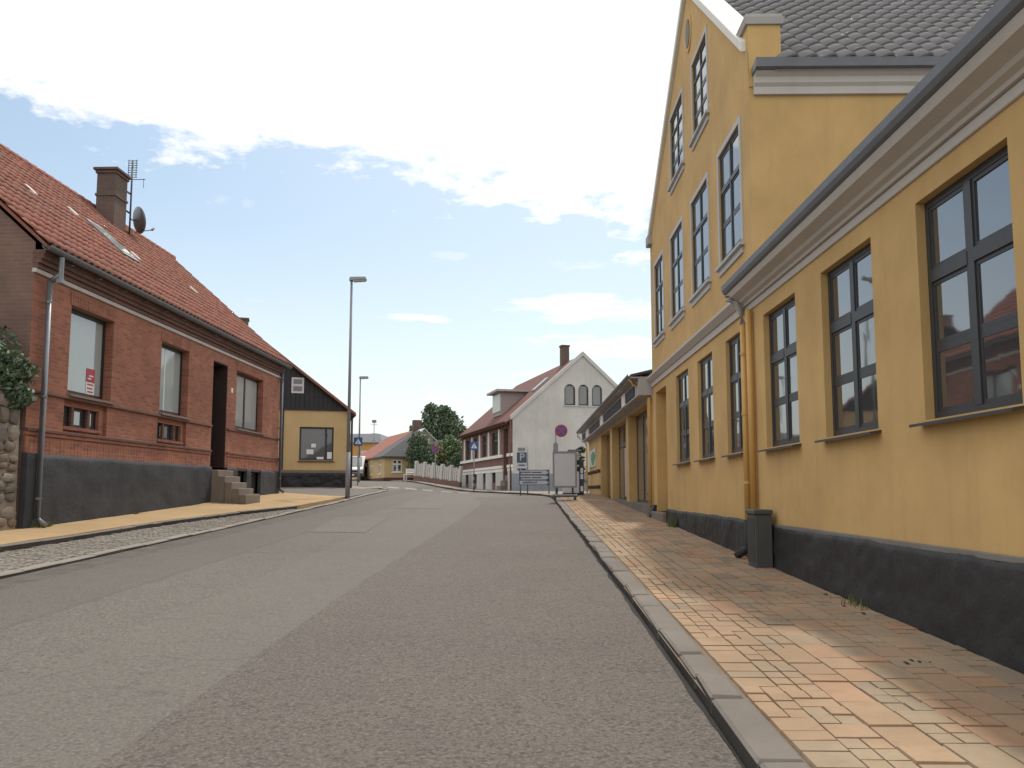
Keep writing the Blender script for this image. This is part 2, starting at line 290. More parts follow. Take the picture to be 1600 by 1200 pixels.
# ------------------------------------------------------------------ mesh helpers
class MB:
    """collects faces in facade coordinates (u along, d into the building, z up)"""
    def __init__(s, u0=0, z0=0, sg=1): s.v = []; s.f = []; s.u0 = u0; s.z0 = z0; s.sg = sg
    def P(s, u, d, z): return (u - s.u0, s.sg * d, z - s.z0)
    def poly(s, pts):
        i = len(s.v); s.v += [s.P(*p) for p in pts]; s.f.append(tuple(range(i, i + len(pts))))
    def box(s, u0, u1, d0, d1, z0, z1):
        i = len(s.v)
        s.v += [s.P(u, d, z) for z in (z0, z1) for d in (d0, d1) for u in (u0, u1)]
        s.f += [tuple(i + k for k in q) for q in ((0, 1, 3, 2), (4, 6, 7, 5), (0, 4, 5, 1), (2, 3, 7, 6), (0, 2, 6, 4), (1, 5, 7, 3))]
        return s
    def hexa(s, pts):      # 8 points: bottom 4 in order, top 4 in order
        i = len(s.v); s.v += [s.P(*p) for p in pts]
        s.f += [tuple(i + k for k in q) for q in ((3, 2, 1, 0), (4, 5, 6, 7), (0, 1, 5, 4), (1, 2, 6, 5), (2, 3, 7, 6), (3, 0, 4, 7))]
        return s
    def slab(s, quad, t):   # quad of points thickened by vertical t downwards
        s.hexa([(p[0], p[1], p[2] - t) for p in quad] + list(quad)); return s
    def prism(s, poly, vec):   # extrude a polygon of points along vec
        n = len(poly); i = len(s.v)
        s.v += [s.P(*p) for p in poly] + [s.P(p[0] + vec[0], p[1] + vec[1], p[2] + vec[2]) for p in poly]
        s.f.append(tuple(range(i, i + n))[::-1]); s.f.append(tuple(range(i + n, i + 2 * n)))
        for k in range(n): s.f.append((i + k, i + (k + 1) % n, i + n + (k + 1) % n, i + n + k))
        return s
    def tube(s, path, r, seg=10, r2=None):
        path = [Vector(s.P(*p)) for p in path]; rings = []
        for k, p in enumerate(path):
            t = (path[min(k + 1, len(path) - 1)] - path[max(k - 1, 0)]).normalized()
            a = t.orthogonal().normalized() if abs(t.z) < .99 else Vector((1, 0, 0)); a = (a - t * a.dot(t)).normalized(); b = t.cross(a)
            rr = r if r2 is None else r + (r2 - r) * k / (len(path) - 1)
            rings.append([p + (a * math.cos(2 * math.pi * j / seg) + b * math.sin(2 * math.pi * j / seg)) * rr for j in range(seg)])
        i = len(s.v)
        for ring in rings: s.v += [tuple(p) for p in ring]
        for k in range(len(path) - 1):
            for j in range(seg): s.f.append((i + k * seg + j, i + k * seg + (j + 1) % seg, i + (k + 1) * seg + (j + 1) % seg, i + (k + 1) * seg + j))
        s.f.append(tuple(i + j for j in range(seg))[::-1]); s.f.append(tuple(i + (len(path) - 1) * seg + j for j in range(seg)))
        return s
    def sheet(s, a0, a1, z0, z1, holes, depth, reveal, fn, clip=None):
        """wall in the plane fn(a, depth, z) with rectangular holes and their reveals; clip = list of (A,B,C): keep A*a+B*z<=C"""
        As = sorted({a0, a1, *[h[0] for h in holes], *[h[1] for h in holes]}); Zs = sorted({z0, z1, *[h[2] for h in holes], *[h[3] for h in holes]})
        As = [a for a in As if a0 <= a <= a1]; Zs = [z for z in Zs if z0 <= z <= z1]
        for p, q in zip(As, As[1:]):
            for r_, t in zip(Zs, Zs[1:]):
                ca, cz = (p + q) / 2, (r_ + t) / 2
                if any(h[0] < ca < h[1] and h[2] < cz < h[3] for h in holes): continue
                pg = [(p, r_), (q, r_), (q, t), (p, t)]
                for (A, B, C) in clip or []:
                    out = []
                    for k in range(len(pg)):
                        e, f = pg[k], pg[(k + 1) % len(pg)]; de = A * e[0] + B * e[1] - C; df = A * f[0] + B * f[1] - C
                        if de <= 0: out.append(e)
                        if (de < 0 < df) or (df < 0 < de):
                            tt = de / (de - df); out.append((e[0] + (f[0] - e[0]) * tt, e[1] + (f[1] - e[1]) * tt))
                    pg = out
                    if len(pg) < 3: break
                if len(pg) >= 3: s.poly([fn(a, depth, z) for a, z in pg])
        for h in holes:
            A, B, C, D = h[:4]; rv = h[4] if len(h) > 4 else reveal
            c = [(A, C), (B, C), (B, D), (A, D)]
            for k in range(4):
                e, f = c[k], c[(k + 1) % 4]
                s.poly([fn(e[0], depth, e[1]), fn(f[0], depth, f[1]), fn(f[0], depth + rv, f[1]), fn(e[0], depth + rv, e[1])])
        return s
    def build(s, name, mat, parent=None, bevel=0, smooth=False, kind=None):
        me = bpy.data.meshes.new(name); me.from_pydata(s.v, [], s.f); bm = bmesh.new(); bm.from_mesh(me)
        bmesh.ops.remove_doubles(bm, verts=bm.verts, dist=.0004); bmesh.ops.recalc_face_normals(bm, faces=bm.faces)
        if bevel: bmesh.ops.bevel(bm, geom=[e for e in bm.edges if len(e.link_faces) == 2 and e.calc_face_angle(0) > .5], offset=bevel, segments=1, affect='EDGES')
        bm.to_mesh(me); bm.free()
        if smooth:
            for p in me.polygons: p.use_smooth = True
        me.materials.append(mat)
        o = bpy.data.objects.new(name, me); COL.objects.link(o)
        if parent: o.parent = parent
        if kind: o['kind'] = kind
        return o
FN_F = lambda a, d, z: (a, d, z)                     # facade: a = u
def FN_G(u, sign=1): return lambda a, d, z: (u + sign * d, a, z)   # end wall at u, a = depth
def tag(o, label, cat, group=None):
    o['label'] = label; o['category'] = cat
    if group: o['group'] = group
    return o
def empty(name, loc, rz=0, label=None, cat=None, group=None):
    o = bpy.data.objects.new(name, None); COL.objects.link(o); o.location = loc; o.rotation_euler = (0, 0, rz); o.empty_display_size = .3
    if label: tag(o, label, cat, group)
    return o
def struct(o): o['kind'] = 'structure'; return o

RA, LA = vp_angle(819), vp_angle(838)
def frame_pt(side, u, d=0):
    p0 = Vector((3.0, 0)) if side == 'R' else Vector((-9.0, 0)); a = RA if side == 'R' else LA
    t = Vector((math.cos(a), math.sin(a))); n = Vector((-t.y, t.x)); sg = -1 if side == 'R' else 1
    p = p0 + t * u + n * d * sg; return p.x, p.y
class House:
    def __init__(s, name, label, side, u0, z0, cat='house', loc=None, rz=None, sg=None):
        if loc is None: x, y = frame_pt(side, u0); loc = (x, y, z0); rz = RA if side == 'R' else LA; sg = -1 if side == 'R' else 1
        s.u0, s.z0, s.sg = u0, z0, sg
        s.root = empty(name, loc, rz, label, cat)
    def mb(s): return MB(s.u0, s.z0, s.sg)

def window(H, u0, u1, z0, z1, fn=FN_F, depth=.15, cols=2, rows=(.34, .33, .33), casing=.055, bar=.035, mull=.08, trans=.09, mat=M_FRAME, gmat=M_GLASS, sill=None, arch=False, parent=None, name='window'):
    """sash window: frame with children pane, glazing_bar and sill; rows from top"""
    def bx(mb, a, b, d0, d1, c, e): mb.hexa([fn(a, d0, c), fn(b, d0, c), fn(b, d1, c), fn(a, d1, c), fn(a, d0, e), fn(b, d0, e), fn(b, d1, e), fn(a, d1, e)])
    m = H.mb(); t = .06
    bx(m, u0, u0 + casing, depth, depth + t, z0, z1); bx(m, u1 - casing, u1, depth, depth + t, z0, z1)
    bx(m, u0 + casing, u1 - casing, depth + .001, depth + t - .001, z1 - casing, z1); bx(m, u0 + casing, u1 - casing, depth + .001, depth + t - .001, z0, z0 + casing)
    iu0, iu1, iz0, iz1 = u0 + casing, u1 - casing, z0 + casing, z1 - casing
    w = (iu1 - iu0 - mull * (cols - 1)) / cols
    for c in range(1, cols): bx(m, iu0 + c * w + (c - 1) * mull, iu0 + c * w + c * mull, depth - .004, depth + t - .002, iz0, iz1)
    zt = iz1 - (iz1 - iz0) * rows[0]
    segs = [(iu0 + c * (w + mull), iu0 + c * (w + mull) + w) for c in range(cols)]
    if len(rows) > 1:
        for a, b in segs: bx(m, a, b, depth - .008, depth + t - .003, zt - trans / 2, zt + trans / 2)
    win = m.build(name, mat, parent or H.root)
    cells = []
    if len(rows) > 1:
        cells.append((zt + trans / 2, iz1)); tot = sum(rows[1:]); z = zt - trans / 2; span = z - iz0
        for k, r_ in enumerate(rows[1:]):
            zz = z - span * r_ / tot; cells.append((zz + (bar / 2 if k < len(rows) - 2 else 0), z - (bar / 2 if k else 0))); 
            if k < len(rows) - 2:
                g = H.mb()
                for a, b in segs: bx(g, a, b, depth + .008, depth + t - .012, zz - bar / 2, zz + bar / 2)
                g.build('glazing_bar', mat, win)
            z = zz
    else: cells.append((iz0, iz1))
    s_ = .03                                                 # sash rim
    for a, b in segs:
        rim = H.mb()
        for c, e in cells:
            rim.v += []
            for (p, q, r_, t_) in ((a, a + s_, c, e), (b - s_, b, c, e), (a + s_, b - s_, c, c + s_), (a + s_, b - s_, e - s_, e)): bx(rim, p, q, depth + .007, depth + t - .006, r_, t_)
        rim.build('sash', mat, win)
        for c, e in cells:
            g = H.mb(); j = random.uniform(-.002, .002)
            g.hexa([fn(a + s_, depth + .015 + j, c + s_), fn(b - s_, depth + .015 - j, c + s_), fn(b - s_, depth + .023 - j, c + s_), fn(a + s_, depth + .023 + j, c + s_),
                    fn(a + s_, depth + .015 - j, e - s_), fn(b - s_, depth + .015 - j * 2, e - s_), fn(b - s_, depth + .023 - j * 2, e - s_), fn(a + s_, depth + .023 - j, e - s_)])
            g.build('pane', gmat, win)
    if sill:
        out, th, over, sm = sill; g = H.mb()
        g.hexa([fn(u0 - over, -out, z0 - th - .03), fn(u1 + over, -out, z0 - th - .03), fn(u1 + over, depth, z0 - th), fn(u0 - over, depth, z0 - th),
                fn(u0 - over, -out, z0 - .03), fn(u1 + over, -out, z0 - .03), fn(u1 + over, depth, z0 - .002), fn(u0 - over, depth, z0 - .002)])
        g.build('sill', sm, win)
    # dark room behind
    return win

def tile_mesh(name, w, e, mat, amp=.045, lift=.022, seg=7, saw=False):
    prof = [(k / seg, amp * (math.sin(math.pi * min(1, (k / seg) / .68)) if k / seg <= .68 else -.35 * math.sin(math.pi * (k / seg - .68) / .32))) for k in range(seg + 1)]
    if saw: prof = [(t, amp * (math.sin(t / .78 * math.pi / 2) if t <= .78 else math.cos((t - .78) / .22 * math.pi / 2))) for t in (0, .16, .32, .48, .64, .78, .86, .94, 1)]; seg = 8
    v, f = [], []
    for x, z in prof: v.append((x * w * 1.03, -.02, z + lift))
    for x, z in prof: v.append((x * w * 1.03, e * 1.06, z + .002))
    for x, z in prof: v.append((x * w * 1.03, -.02, z + lift - .028))
    n = seg + 1
    for k in range(seg): f.append((k, k + 1, n + k + 1, n + k)); f.append((2 * n + k, 2 * n + k + 1, k + 1, k))
    me = bpy.data.meshes.new(name); me.from_pydata(v, [], f); me.materials.append(mat)
    for k, p in enumerate(me.polygons): p.use_smooth = (k % 2 == 0)
    return me, v, f
def lay_tiles(H, roofo, O, a, b, nu, nv, w, e, mat, prefer, limit=300, skip=None, amp=.045, lift=.022, jit=1.0, saw=False):
    """tiles on a roof plane in facade coordinates: O origin (lower corner), a across, b up the slope; prefer(i,j) sorts"""
    def L(p): return Vector((p[0] - H.u0, H.sg * p[1], p[2] - H.z0))
    def Dv(p): return Vector((p[0], H.sg * p[1], p[2])).normalized()
    A, B, o = Dv(a), Dv(b), L(O)
    if A.cross(B).z < 0: o = o + A * (nu * w); A = -A; flip = True
    else: flip = False
    N = A.cross(B); M = Matrix((A, B, N)).transposed()
    me, v, f = tile_mesh('roof_tile', w, e, mat, amp, lift, saw=saw)
    cells = [(i, j) for i in range(nu) for j in range(nv) if not (skip and skip((nu - 1 - i if flip else i), j))]
    cells.sort(key=lambda c: prefer((nu - 1 - c[0]) if flip else c[0], c[1]))
    BV, BF = [], []
    for k, (i, j) in enumerate(cells):
        jz = random.uniform(-.006, .008) * jit; tw = random.uniform(-.012, .012) * jit
        pos = o + A * (i * w + random.uniform(-.004, .004) * jit) + B * (j * e + random.uniform(-.008, .008)) + N * (.015 + jz)
        if k < limit:
            t = bpy.data.objects.new('roof_tile', me); COL.objects.link(t); t.parent = roofo
            t.matrix_local = Matrix.Translation(pos) @ (M @ Matrix.Rotation(tw, 3, 'Z')).to_4x4()
        else:
            q = len(BV); BV += [tuple(pos + M @ Vector(p)) for p in v]; BF += [tuple(q + x for x in fc) for fc in f]
    if BV:
        m2 = bpy.data.meshes.new('roof_tiles'); m2.from_pydata(BV, [], BF); m2.materials.append(mat)
        for k, p in enumerate(m2.polygons): p.use_smooth = (k % 2 == 0)
        t = bpy.data.objects.new('roof_tiles', m2); COL.objects.link(t); t.parent = roofo; t['kind'] = 'stuff'

def rough_plinth(H, u0, u1, zb, zt, mat, out=.05, step=.055, amp=.022, name='plinth'):
    m = H.mb(); nu = max(2, int((u1 - u0) / step)); nz = 14; idx = {}
    for i in range(nu + 1):
        u = u0 + (u1 - u0) * i / nu; b = zb(u) - .08; top = zt + .02 * mnoise.noise((u * 1.7, 3.1, .2)) + .008 * mnoise.noise((u * 9, 1, 2))
        for j in range(nz + 1):
            z = b + (top - b) * j / nz
            d = -out + amp * mnoise.noise((u * 2.2, z * 2.6, 1.3)) + amp * .75 * mnoise.noise((u * 7.5, z * 8, 5.1)) + amp * .3 * mnoise.noise((u * 19, z * 19, 8))
            if j == nz: d += .01
            idx[i, j] = len(m.v); m.v.append(m.P(u, d, z))
        idx[i, nz + 1] = len(m.v); m.v.append(m.P(u, .03, top + .012))
    for i in range(nu):
        for j in range(nz + 1): m.f.append((idx[i, j], idx[i + 1, j], idx[i + 1, j + 1], idx[i, j + 1]))
    m.poly([(u0, -out, zb(u0) - .08), (u0, .03, zb(u0) - .08), (u0, .03, zt), (u0, -out, zt)]); m.poly([(u1, -out, zb(u1) - .08), (u1, .03, zb(u1) - .08), (u1, .03, zt), (u1, -out, zt)])
    return m.build(name, mat, H.root, smooth=True)

# ------------------------------------------------------------------ SETTING: road, terrain, pavements, kerbs
def grid_sheet(name, xs, ys, zf, mat, parent=None):
    v = [(x, y, zf(x, y)) for y in ys for x in xs]; nx = len(xs)
    f = [(j * nx + i, j * nx + i + 1, (j + 1) * nx + i + 1, (j + 1) * nx + i) for j in range(len(ys) - 1) for i in range(nx - 1)]
    me = bpy.data.meshes.new(name); me.from_pydata(v, [], f); me.materials.append(mat)
    for p in me.polygons: p.use_smooth = True
    o = bpy.data.objects.new(name, me); COL.objects.link(o); o.parent = parent; return o
def frange(a, b, s): n = int(round((b - a) / s)); return [a + (b - a) * k / n for k in range(n + 1)]
terrain = struct(grid_sheet('terrain', [-1500, -200, 0, 200, 1500], [-400, -20, 200, 3000], lambda x, y: -.6 if abs(x) < 300 and y < 300 else -3, M_GRASS))
road = struct(grid_sheet('road', frange(-60, 40, 1), frange(-12, 140, 1), gz, M_ASPHALT))
# the newer, browner lane on the right: a thin overlay with a wavering joint
ys = frange(-6, 33, .25); v = []
for y in ys:
    t = sstep(24, 33, y); xl = -1.92 + .34 * sstep(6, 26, y) + .03 * mnoise.noise((y * 1.3, 2, 1)) - .6 * t * t
    for k in range(5):
        x = xl + (.93 - xl) * k / 4; v.append((x, y, gz(x, y) + .005))
me = bpy.data.meshes.new('asphalt_overlay'); me.from_pydata(v, [], [(j * 5 + i, j * 5 + i + 1, j * 5 + i + 6, j * 5 + i + 5) for j in range(len(ys) - 1) for i in range(4)]); me.materials.append(M_ASPHALT2)
o = bpy.data.objects.new('asphalt_overlay', me); COL.objects.link(o); o.parent = road
def patch(name, pts, mat, dz=.005):
    q = []
    for (a, b), (c, d) in zip(pts, pts[1:] + pts[:1]):
        for k in range(8): t = k / 8; x, y = a + (c - a) * t, b + (d - b) * t; q.append((x + .05 * mnoise.noise((x * 2, y * 2, 1)), y + .10 * mnoise.noise((x * 2, y * 2, 7))))
    pts = q
    me = bpy.data.meshes.new(name); me.from_pydata([(x, y, gz(x, y) + dz) for x, y in pts], [], [tuple(range(len(pts)))]); me.materials.append(mat)
    o = bpy.data.objects.new(name, me); COL.objects.link(o); o.parent = road; return o
patch('asphalt_patch', [(-4.25, 16.0), (-3.15, 15.9), (-3.5, 20.5), (-4.75, 20.4)], M_ASPHALT3)
patch('asphalt_patch', [(-3.9, 24), (-2.6, 24), (-2.7, 27.2), (-4.1, 27)], M_ASPHALT3)
for (a, b, yy) in [(582, 597, 42.3), (605, 623, 42.8), (633, 651, 43.2), (660, 676, 43.4), (690, 707, 43.1), (716, 733, 42.6)]:
    patch('crossing_stripe', [(atY(a, yy - .9), yy - .9), (atY(b, yy - .9), yy - .9), (atY(b, yy + 1.1), yy + 1.1), (atY(a, yy + 1.1), yy + 1.1)], M_PAINT, .006)

TJ, TF = [], []
for k, y in enumerate(frange(-4, 33.0, .2)):
    kx = 0
    for (a, b), (c, d) in zip([(.96, -4), (.96, 8), (.93, 14), (.88, 22), (.84, 30), (.78, 33.2)], [(.96, 8), (.93, 14), (.88, 22), (.84, 30), (.78, 33.2), (.7, 40)]):
        if b <= y <= d: kx = a + (c - a) * (y - b) / (d - b)
    w = .035 + .025 * mnoise.noise((y * 1.9, 0, 4)) + .015 * mnoise.noise((y * 7, 3, 4)); TJ += [(kx - w, y, gz(kx, y) + .0085), (kx + .02, y, gz(kx, y) + .0085)]
    if k: TF.append((2 * k - 2, 2 * k - 1, 2 * k + 1, 2 * k))
me = bpy.data.meshes.new('tar_joint'); me.from_pydata(TJ, [], TF); me.materials.append(stucco('tar', (.030, .027, .025), .3, .8, .9)); o = bpy.data.objects.new('tar_joint', me); COL.objects.link(o); o.parent = road
def kerb_line(name, pts, width, top, mat, lmin, lmax, out=1, drop=.16, jit=.012):
    """kerb stones laid one by one along a polyline of (x, y); out = side (left +1) the stones extend to"""
    seg = [(Vector(a), Vector(b)) for a, b in zip(pts, pts[1:])]; stones = []
    bed_v, bed_f = [], []
    for a, b in seg:
        L = (b - a).length; t = (b - a) / L; n = Vector((-t.y, t.x)) * out; s = 0
        while s < L - .05:
            l = min(random.uniform(lmin, lmax), L - s)
            if L - s - l < lmin * .5: l = L - s
            stones.append((a + t * s, a + t * (s + l - .012), n)); s += l
        q = len(bed_v)
        for p in (a, b, b + n * width, a + n * width): bed_v.append((p.x, p.y, gz(p.x, p.y) + top - .03))
        bed_f.append((q, q + 1, q + 2, q + 3))
    me = bpy.data.meshes.new(name); me.from_pydata(bed_v, [], bed_f); me.materials.append(M_TANJ)
    K = struct(bpy.data.objects.new(name, me)); COL.objects.link(K)
    for a, b, n in stones:
        w0, w1 = width + random.uniform(-jit, jit * .6), width + random.uniform(-jit, jit * .6); h0 = top + random.uniform(-.008, .008); o0, o1 = random.uniform(-jit, jit), random.uniform(-jit, jit)
        c = (a + b) / 2; zc = gz(c.x, c.y); V = []
        for z in (-drop, 1):
            for p, o_ in ((a, o0), (b, o1), (b + n * w1, 0), (a + n * w0, 0)):
                p2 = p + n * o_; V.append((p2.x - c.x, p2.y - c.y, gz(p2.x, p2.y) - zc + (h0 + random.uniform(-.004, .004) if z == 1 else z)))
        bm = bmesh.new(); vs = [bm.verts.new(p) for p in V]
        for q in ((3, 2, 1, 0), (4, 5, 6, 7), (0, 1, 5, 4), (1, 2, 6, 5), (2, 3, 7, 6), (3, 0, 4, 7)): bm.faces.new([vs[k] for k in q])
        bmesh.ops.recalc_face_normals(bm, faces=bm.faces)
        bmesh.ops.bevel(bm, geom=[e for e in bm.edges if e.verts[0].co.z > -drop * .5 and e.verts[1].co.z > -drop * .5], offset=.016, segments=1, affect='EDGES')
        for f_ in bm.faces: f_.material_index = 1 if (abs(f_.normal.z) < .5 and f_.normal.x * n.x + f_.normal.y * n.y < -.6) else 0  # road-facing sides take the dark colour with shade painted in
        m2 = bpy.data.meshes.new('kerbstone'); bm.to_mesh(m2); bm.free(); m2.materials.append(mat); m2.materials.append(M_KERBSHADE)
        o = bpy.data.objects.new('kerbstone', m2); COL.objects.link(o); o.location = (c.x, c.y, zc); o.parent = K
    return K
RK = [(.96, -4), (.96, 8), (.93, 14), (.88, 22), (.84, 30), (.78, 33.2)]
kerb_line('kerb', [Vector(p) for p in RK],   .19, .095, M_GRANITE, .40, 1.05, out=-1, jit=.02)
RK2 = [(.78, 33.2), (.45, 35.6), (-.3, 38.3), (-1.5, 41.4), (-3.2, 45.2), (-6.2, 53), (-9.5, 60)]
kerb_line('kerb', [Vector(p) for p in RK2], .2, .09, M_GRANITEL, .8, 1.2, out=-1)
LK = [(-6.14, -2), (-6.14, 10), (-6.17, 16), (-6.28, 24), (-6.42, 30), (-6.48, 36), (-6.6, 38.2)]
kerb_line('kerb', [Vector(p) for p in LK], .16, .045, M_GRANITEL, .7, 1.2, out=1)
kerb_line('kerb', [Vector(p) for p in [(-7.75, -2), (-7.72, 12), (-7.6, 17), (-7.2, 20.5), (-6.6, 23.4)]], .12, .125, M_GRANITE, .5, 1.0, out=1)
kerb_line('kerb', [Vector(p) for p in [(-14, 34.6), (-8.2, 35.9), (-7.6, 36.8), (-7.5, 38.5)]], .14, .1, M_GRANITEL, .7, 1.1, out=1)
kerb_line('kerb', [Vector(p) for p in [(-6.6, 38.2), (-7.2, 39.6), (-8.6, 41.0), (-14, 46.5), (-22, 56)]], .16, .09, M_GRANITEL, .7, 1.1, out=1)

# right pavement: bedding, then pavers one by one
def rwx(y): return 3.0 - y / math.tan(math.pi - RA) if False else frame_pt('R', y)[0]
def kerbx(y):
    for (a, b), (c, d) in zip(RK, RK[1:]):
        if y <= d: return a + (c - a) * (y - b) / (d - b)
    return RK[-1][0]
def pz(x, y): return gz(x, y) + .10
bed = struct(grid_sheet('pavement', [0, 1], frange(-4, 33.2, .4), lambda x, y: 0, M_TANJ))
for vv in bed.data.vertices:
    y = vv.co.y; x = kerbx(y) + .17 if vv.co.x < .5 else rwx(y) + .02; vv.co = (x, y, pz(x, y) - .018)
PAV = [(.355, .250, .165), (.335, .236, .155), (.365, .238, .155), (.31, .24, .168), (.275, .218, .158), (.365, .232, .148), (.315, .245, .17), (.25, .21, .165)]
PW = [.24, .17, .13, .19, .08, .07, .11, .01]
PM = [stucco('paver_%s' % n, c, .30, .6, .9, .12) for n, c in zip(('sand', 'straw', 'peach', 'dun', 'taupe', 'orange', 'buff', 'grey'), PAV)]
def unit_paver(k):
    bm = bmesh.new(); bmesh.ops.create_cube(bm, size=1); 
    for v_ in bm.verts: v_.co.z = v_.co.z * .05 - .025
    bmesh.ops.delete(bm, geom=[f_ for f_ in bm.faces if f_.normal.z < -.5], context='FACES')
    bmesh.ops.bevel(bm, geom=[e for e in bm.edges if e.verts[0].co.z > -.01 and e.verts[1].co.z > -.01], offset=.018, segments=1, affect='EDGES')
    me = bpy.data.meshes.new('paver'); bm.to_mesh(me); bm.free(); me.materials.append(PM[k]); return me
PMESH = [unit_paver(k) for k in range(8)]
units = []; rnd = random.Random(11)
rows = 8
for r_ in range(rows):
    y = -1.5 + rnd.uniform(-.3, 0)
    while y < 33.0:
        k = rnd.random() * (1 if r_ > 1 else .5) + (0 if r_ > 1 else .5)
        near = rnd.choices(range(8), PW)[0]
        if r_ in (0, 1) and rnd.random() < .6: near = rnd.choice((0, 0, 1, 6))
        if k < .30: units.append((r_, 0, 1, y, .40, near)); y += .40
        elif k < .50: units.append((r_, 0, 1, y, .28, near)); y += .28
        elif k < .62: units.append((r_, 0, 1, y, .14, near)); y += .14
        elif k < .74: units.append((r_, 0, 1, y, .20, near)); y += .20
        else:
            for q in range(rnd.choice((2, 3, 4))):
                units.append((r_, 0, .5, y, .14, near)); units.append((r_, .5, .5, y, .14, near if rnd.random() < .8 else 1)); y += .14
units.sort(key=lambda q: (q[3] < 3.2 + .0 * q[0], q[3]))
SV, SF, SMAT = [], [], []
for k, (r_, f0, fw, y, l, c) in enumerate(units):
    yc = y + l / 2; x0 = kerbx(yc) + .200; x1 = rwx(yc) - .055; w = (x1 - x0) / rows
    xc = x0 + w * (r_ + f0 + fw / 2); g = .007; zc = pz(xc, yc) + rnd.uniform(-.004, .004) ; sl = math.atan((pz(xc, yc + .2) - pz(xc, yc - .2)) / .4)
    rx, ry = sl + rnd.uniform(-.012, .012), rnd.uniform(-.012, .012)
    sx, sy = w * fw - g, l - g
    if k < 300:
        o = bpy.data.objects.new('paver', PMESH[c]); COL.objects.link(o); o.parent = bed; o.location = (xc, yc, zc); o.rotation_euler = (rx, ry, rnd.uniform(-.01, .01)); o.scale = (sx, sy, 1)
    else:
        q = len(SV); t = .012
        for (a, b, h) in ((-.5, -.5, -.03), (.5, -.5, -.03), (.5, .5, -.03), (-.5, .5, -.03)): SV.append((xc + a * sx, yc + b * sy, pz(xc, yc + b * sy) + h + zc - pz(xc, yc)))
        for (a, b, h) in ((-.5, -.5, 0), (.5, -.5, 0), (.5, .5, 0), (-.5, .5, 0)): SV.append((xc + a * (sx - t), yc + b * (sy - t), pz(xc, yc + b * sy) + h + zc - pz(xc, yc)))
        for fc in ((4, 5, 6, 7), (0, 1, 5, 4), (1, 2, 6, 5), (2, 3, 7, 6), (3, 0, 4, 7)): SF.append(tuple(q + i for i in fc)); SMAT.append(c)
me = bpy.data.meshes.new('pavers'); me.from_pydata(SV, [], SF)
for m_ in PM: me.materials.append(m_)
for p, c in zip(me.polygons, SMAT): p.material_index = c
o = bpy.data.objects.new('pavers', me); COL.objects.link(o); o.parent = bed; o['kind'] = 'stuff'
# dark moss and dirt lying on the slabs near the wall
DV, DF = [], []
for k in range(14):
    y = rnd.uniform(3.6, 9.5); x = rwx(y) - abs(rnd.gauss(0, .28)) - .06
    if rnd.random() < .35: x, y = 2.45 + rnd.gauss(0, .10), 5.2 + rnd.gauss(0, .22)
    r0 = rnd.uniform(.010, .028); q = len(DV); n_ = 9; a0 = rnd.uniform(0, 3)
    for t in range(n_): a = a0 + 6.283 * t / n_; rr_ = r0 * rnd.uniform(.5, 1.3); px, py = x + rr_ * math.cos(a) * .7, y + rr_ * math.sin(a) * 1.6; DV.append((px, py, pz(px, py) + .007))
    DV.append((x, y, pz(x, y) + .007 + r0 * .25))
    for t in range(n_): DF.append((q + t, q + (t + 1) % n_, q + n_))
me = bpy.data.meshes.new('moss_and_dirt'); me.from_pydata(DV, [], DF); me.materials.append(stucco('dark_moss', (.05, .042, .032), .3, .6, .95))
o = bpy.data.objects.new('moss_and_dirt', me); COL.objects.link(o); o.parent = bed; o['kind'] = 'stuff'
# end of the pavement in front of the white house: pale paved apron
ap = struct(grid_sheet('pavement', [0, .5, 1], frange(0, 1, .1), lambda x, y: 0, M_GRANITEL))
def along(pts, t):
    L = [(Vector(a) - Vector(b)).length for a, b in zip(pts, pts[1:])]; s = t * sum(L)
    for (a, b), l in zip(zip(pts, pts[1:]), L):
        if s <= l + 1e-6: return Vector(a).lerp(Vector(b), s / l)
        s -= l
    return Vector(pts[-1])
for vv in ap.data.vertices:
    p = along([(p[0] + .18, p[1] + .1) for p in RK2], vv.co.y); q = along([(9.5, 33.2), (9, 46), (0, 47), (-1.2, 47.5), (-5.5, 61), (-6, 63)], vv.co.y); r_ = p.lerp(q, vv.co.x); vv.co = (r_.x, r_.y, gz(r_.x, r_.y) + .075)

# left side: cobbled strip, tan path, asphalt forecourt of the side lane
def lwx(y): return frame_pt('L', y)[0]
def lz(x, y):     # height of the tan path: cross fall up to the house wall
    t = max(0, min(1, (-x - 7.0) / 2.0)); return gz(min(x, -3), y) * 0 + lerp_tab(BASE, y) + .115 + t * (.09 + .075 * sstep(14, 28, y)) + (.02 if y > 22 else 0)
strip = struct(grid_sheet('cobbled_strip', frange(0, 1, .25), frange(-2, 23.3, .5), lambda x, y: 0, M_TANJ))
def ikx(y):
    for (a, b), (c, d) in zip([(-7.75, -2), (-7.72, 12), (-7.6, 17), (-7.2, 20.5), (-6.6, 23.4)], [(-7.72, 12), (-7.6, 17), (-7.2, 20.5), (-6.6, 23.4), (-6.5, 30)]):
        if y <= d: return a + (c - a) * (y - b) / (d - b)
for vv in strip.data.vertices:
    y = vv.co.y; a, b = ikx(y), -6.30; x = a + (b - a) * vv.co.x if b > a else b; vv.co = (x, y, gz(x, y) + .02)
SV, SF = [], []
y = 5.0
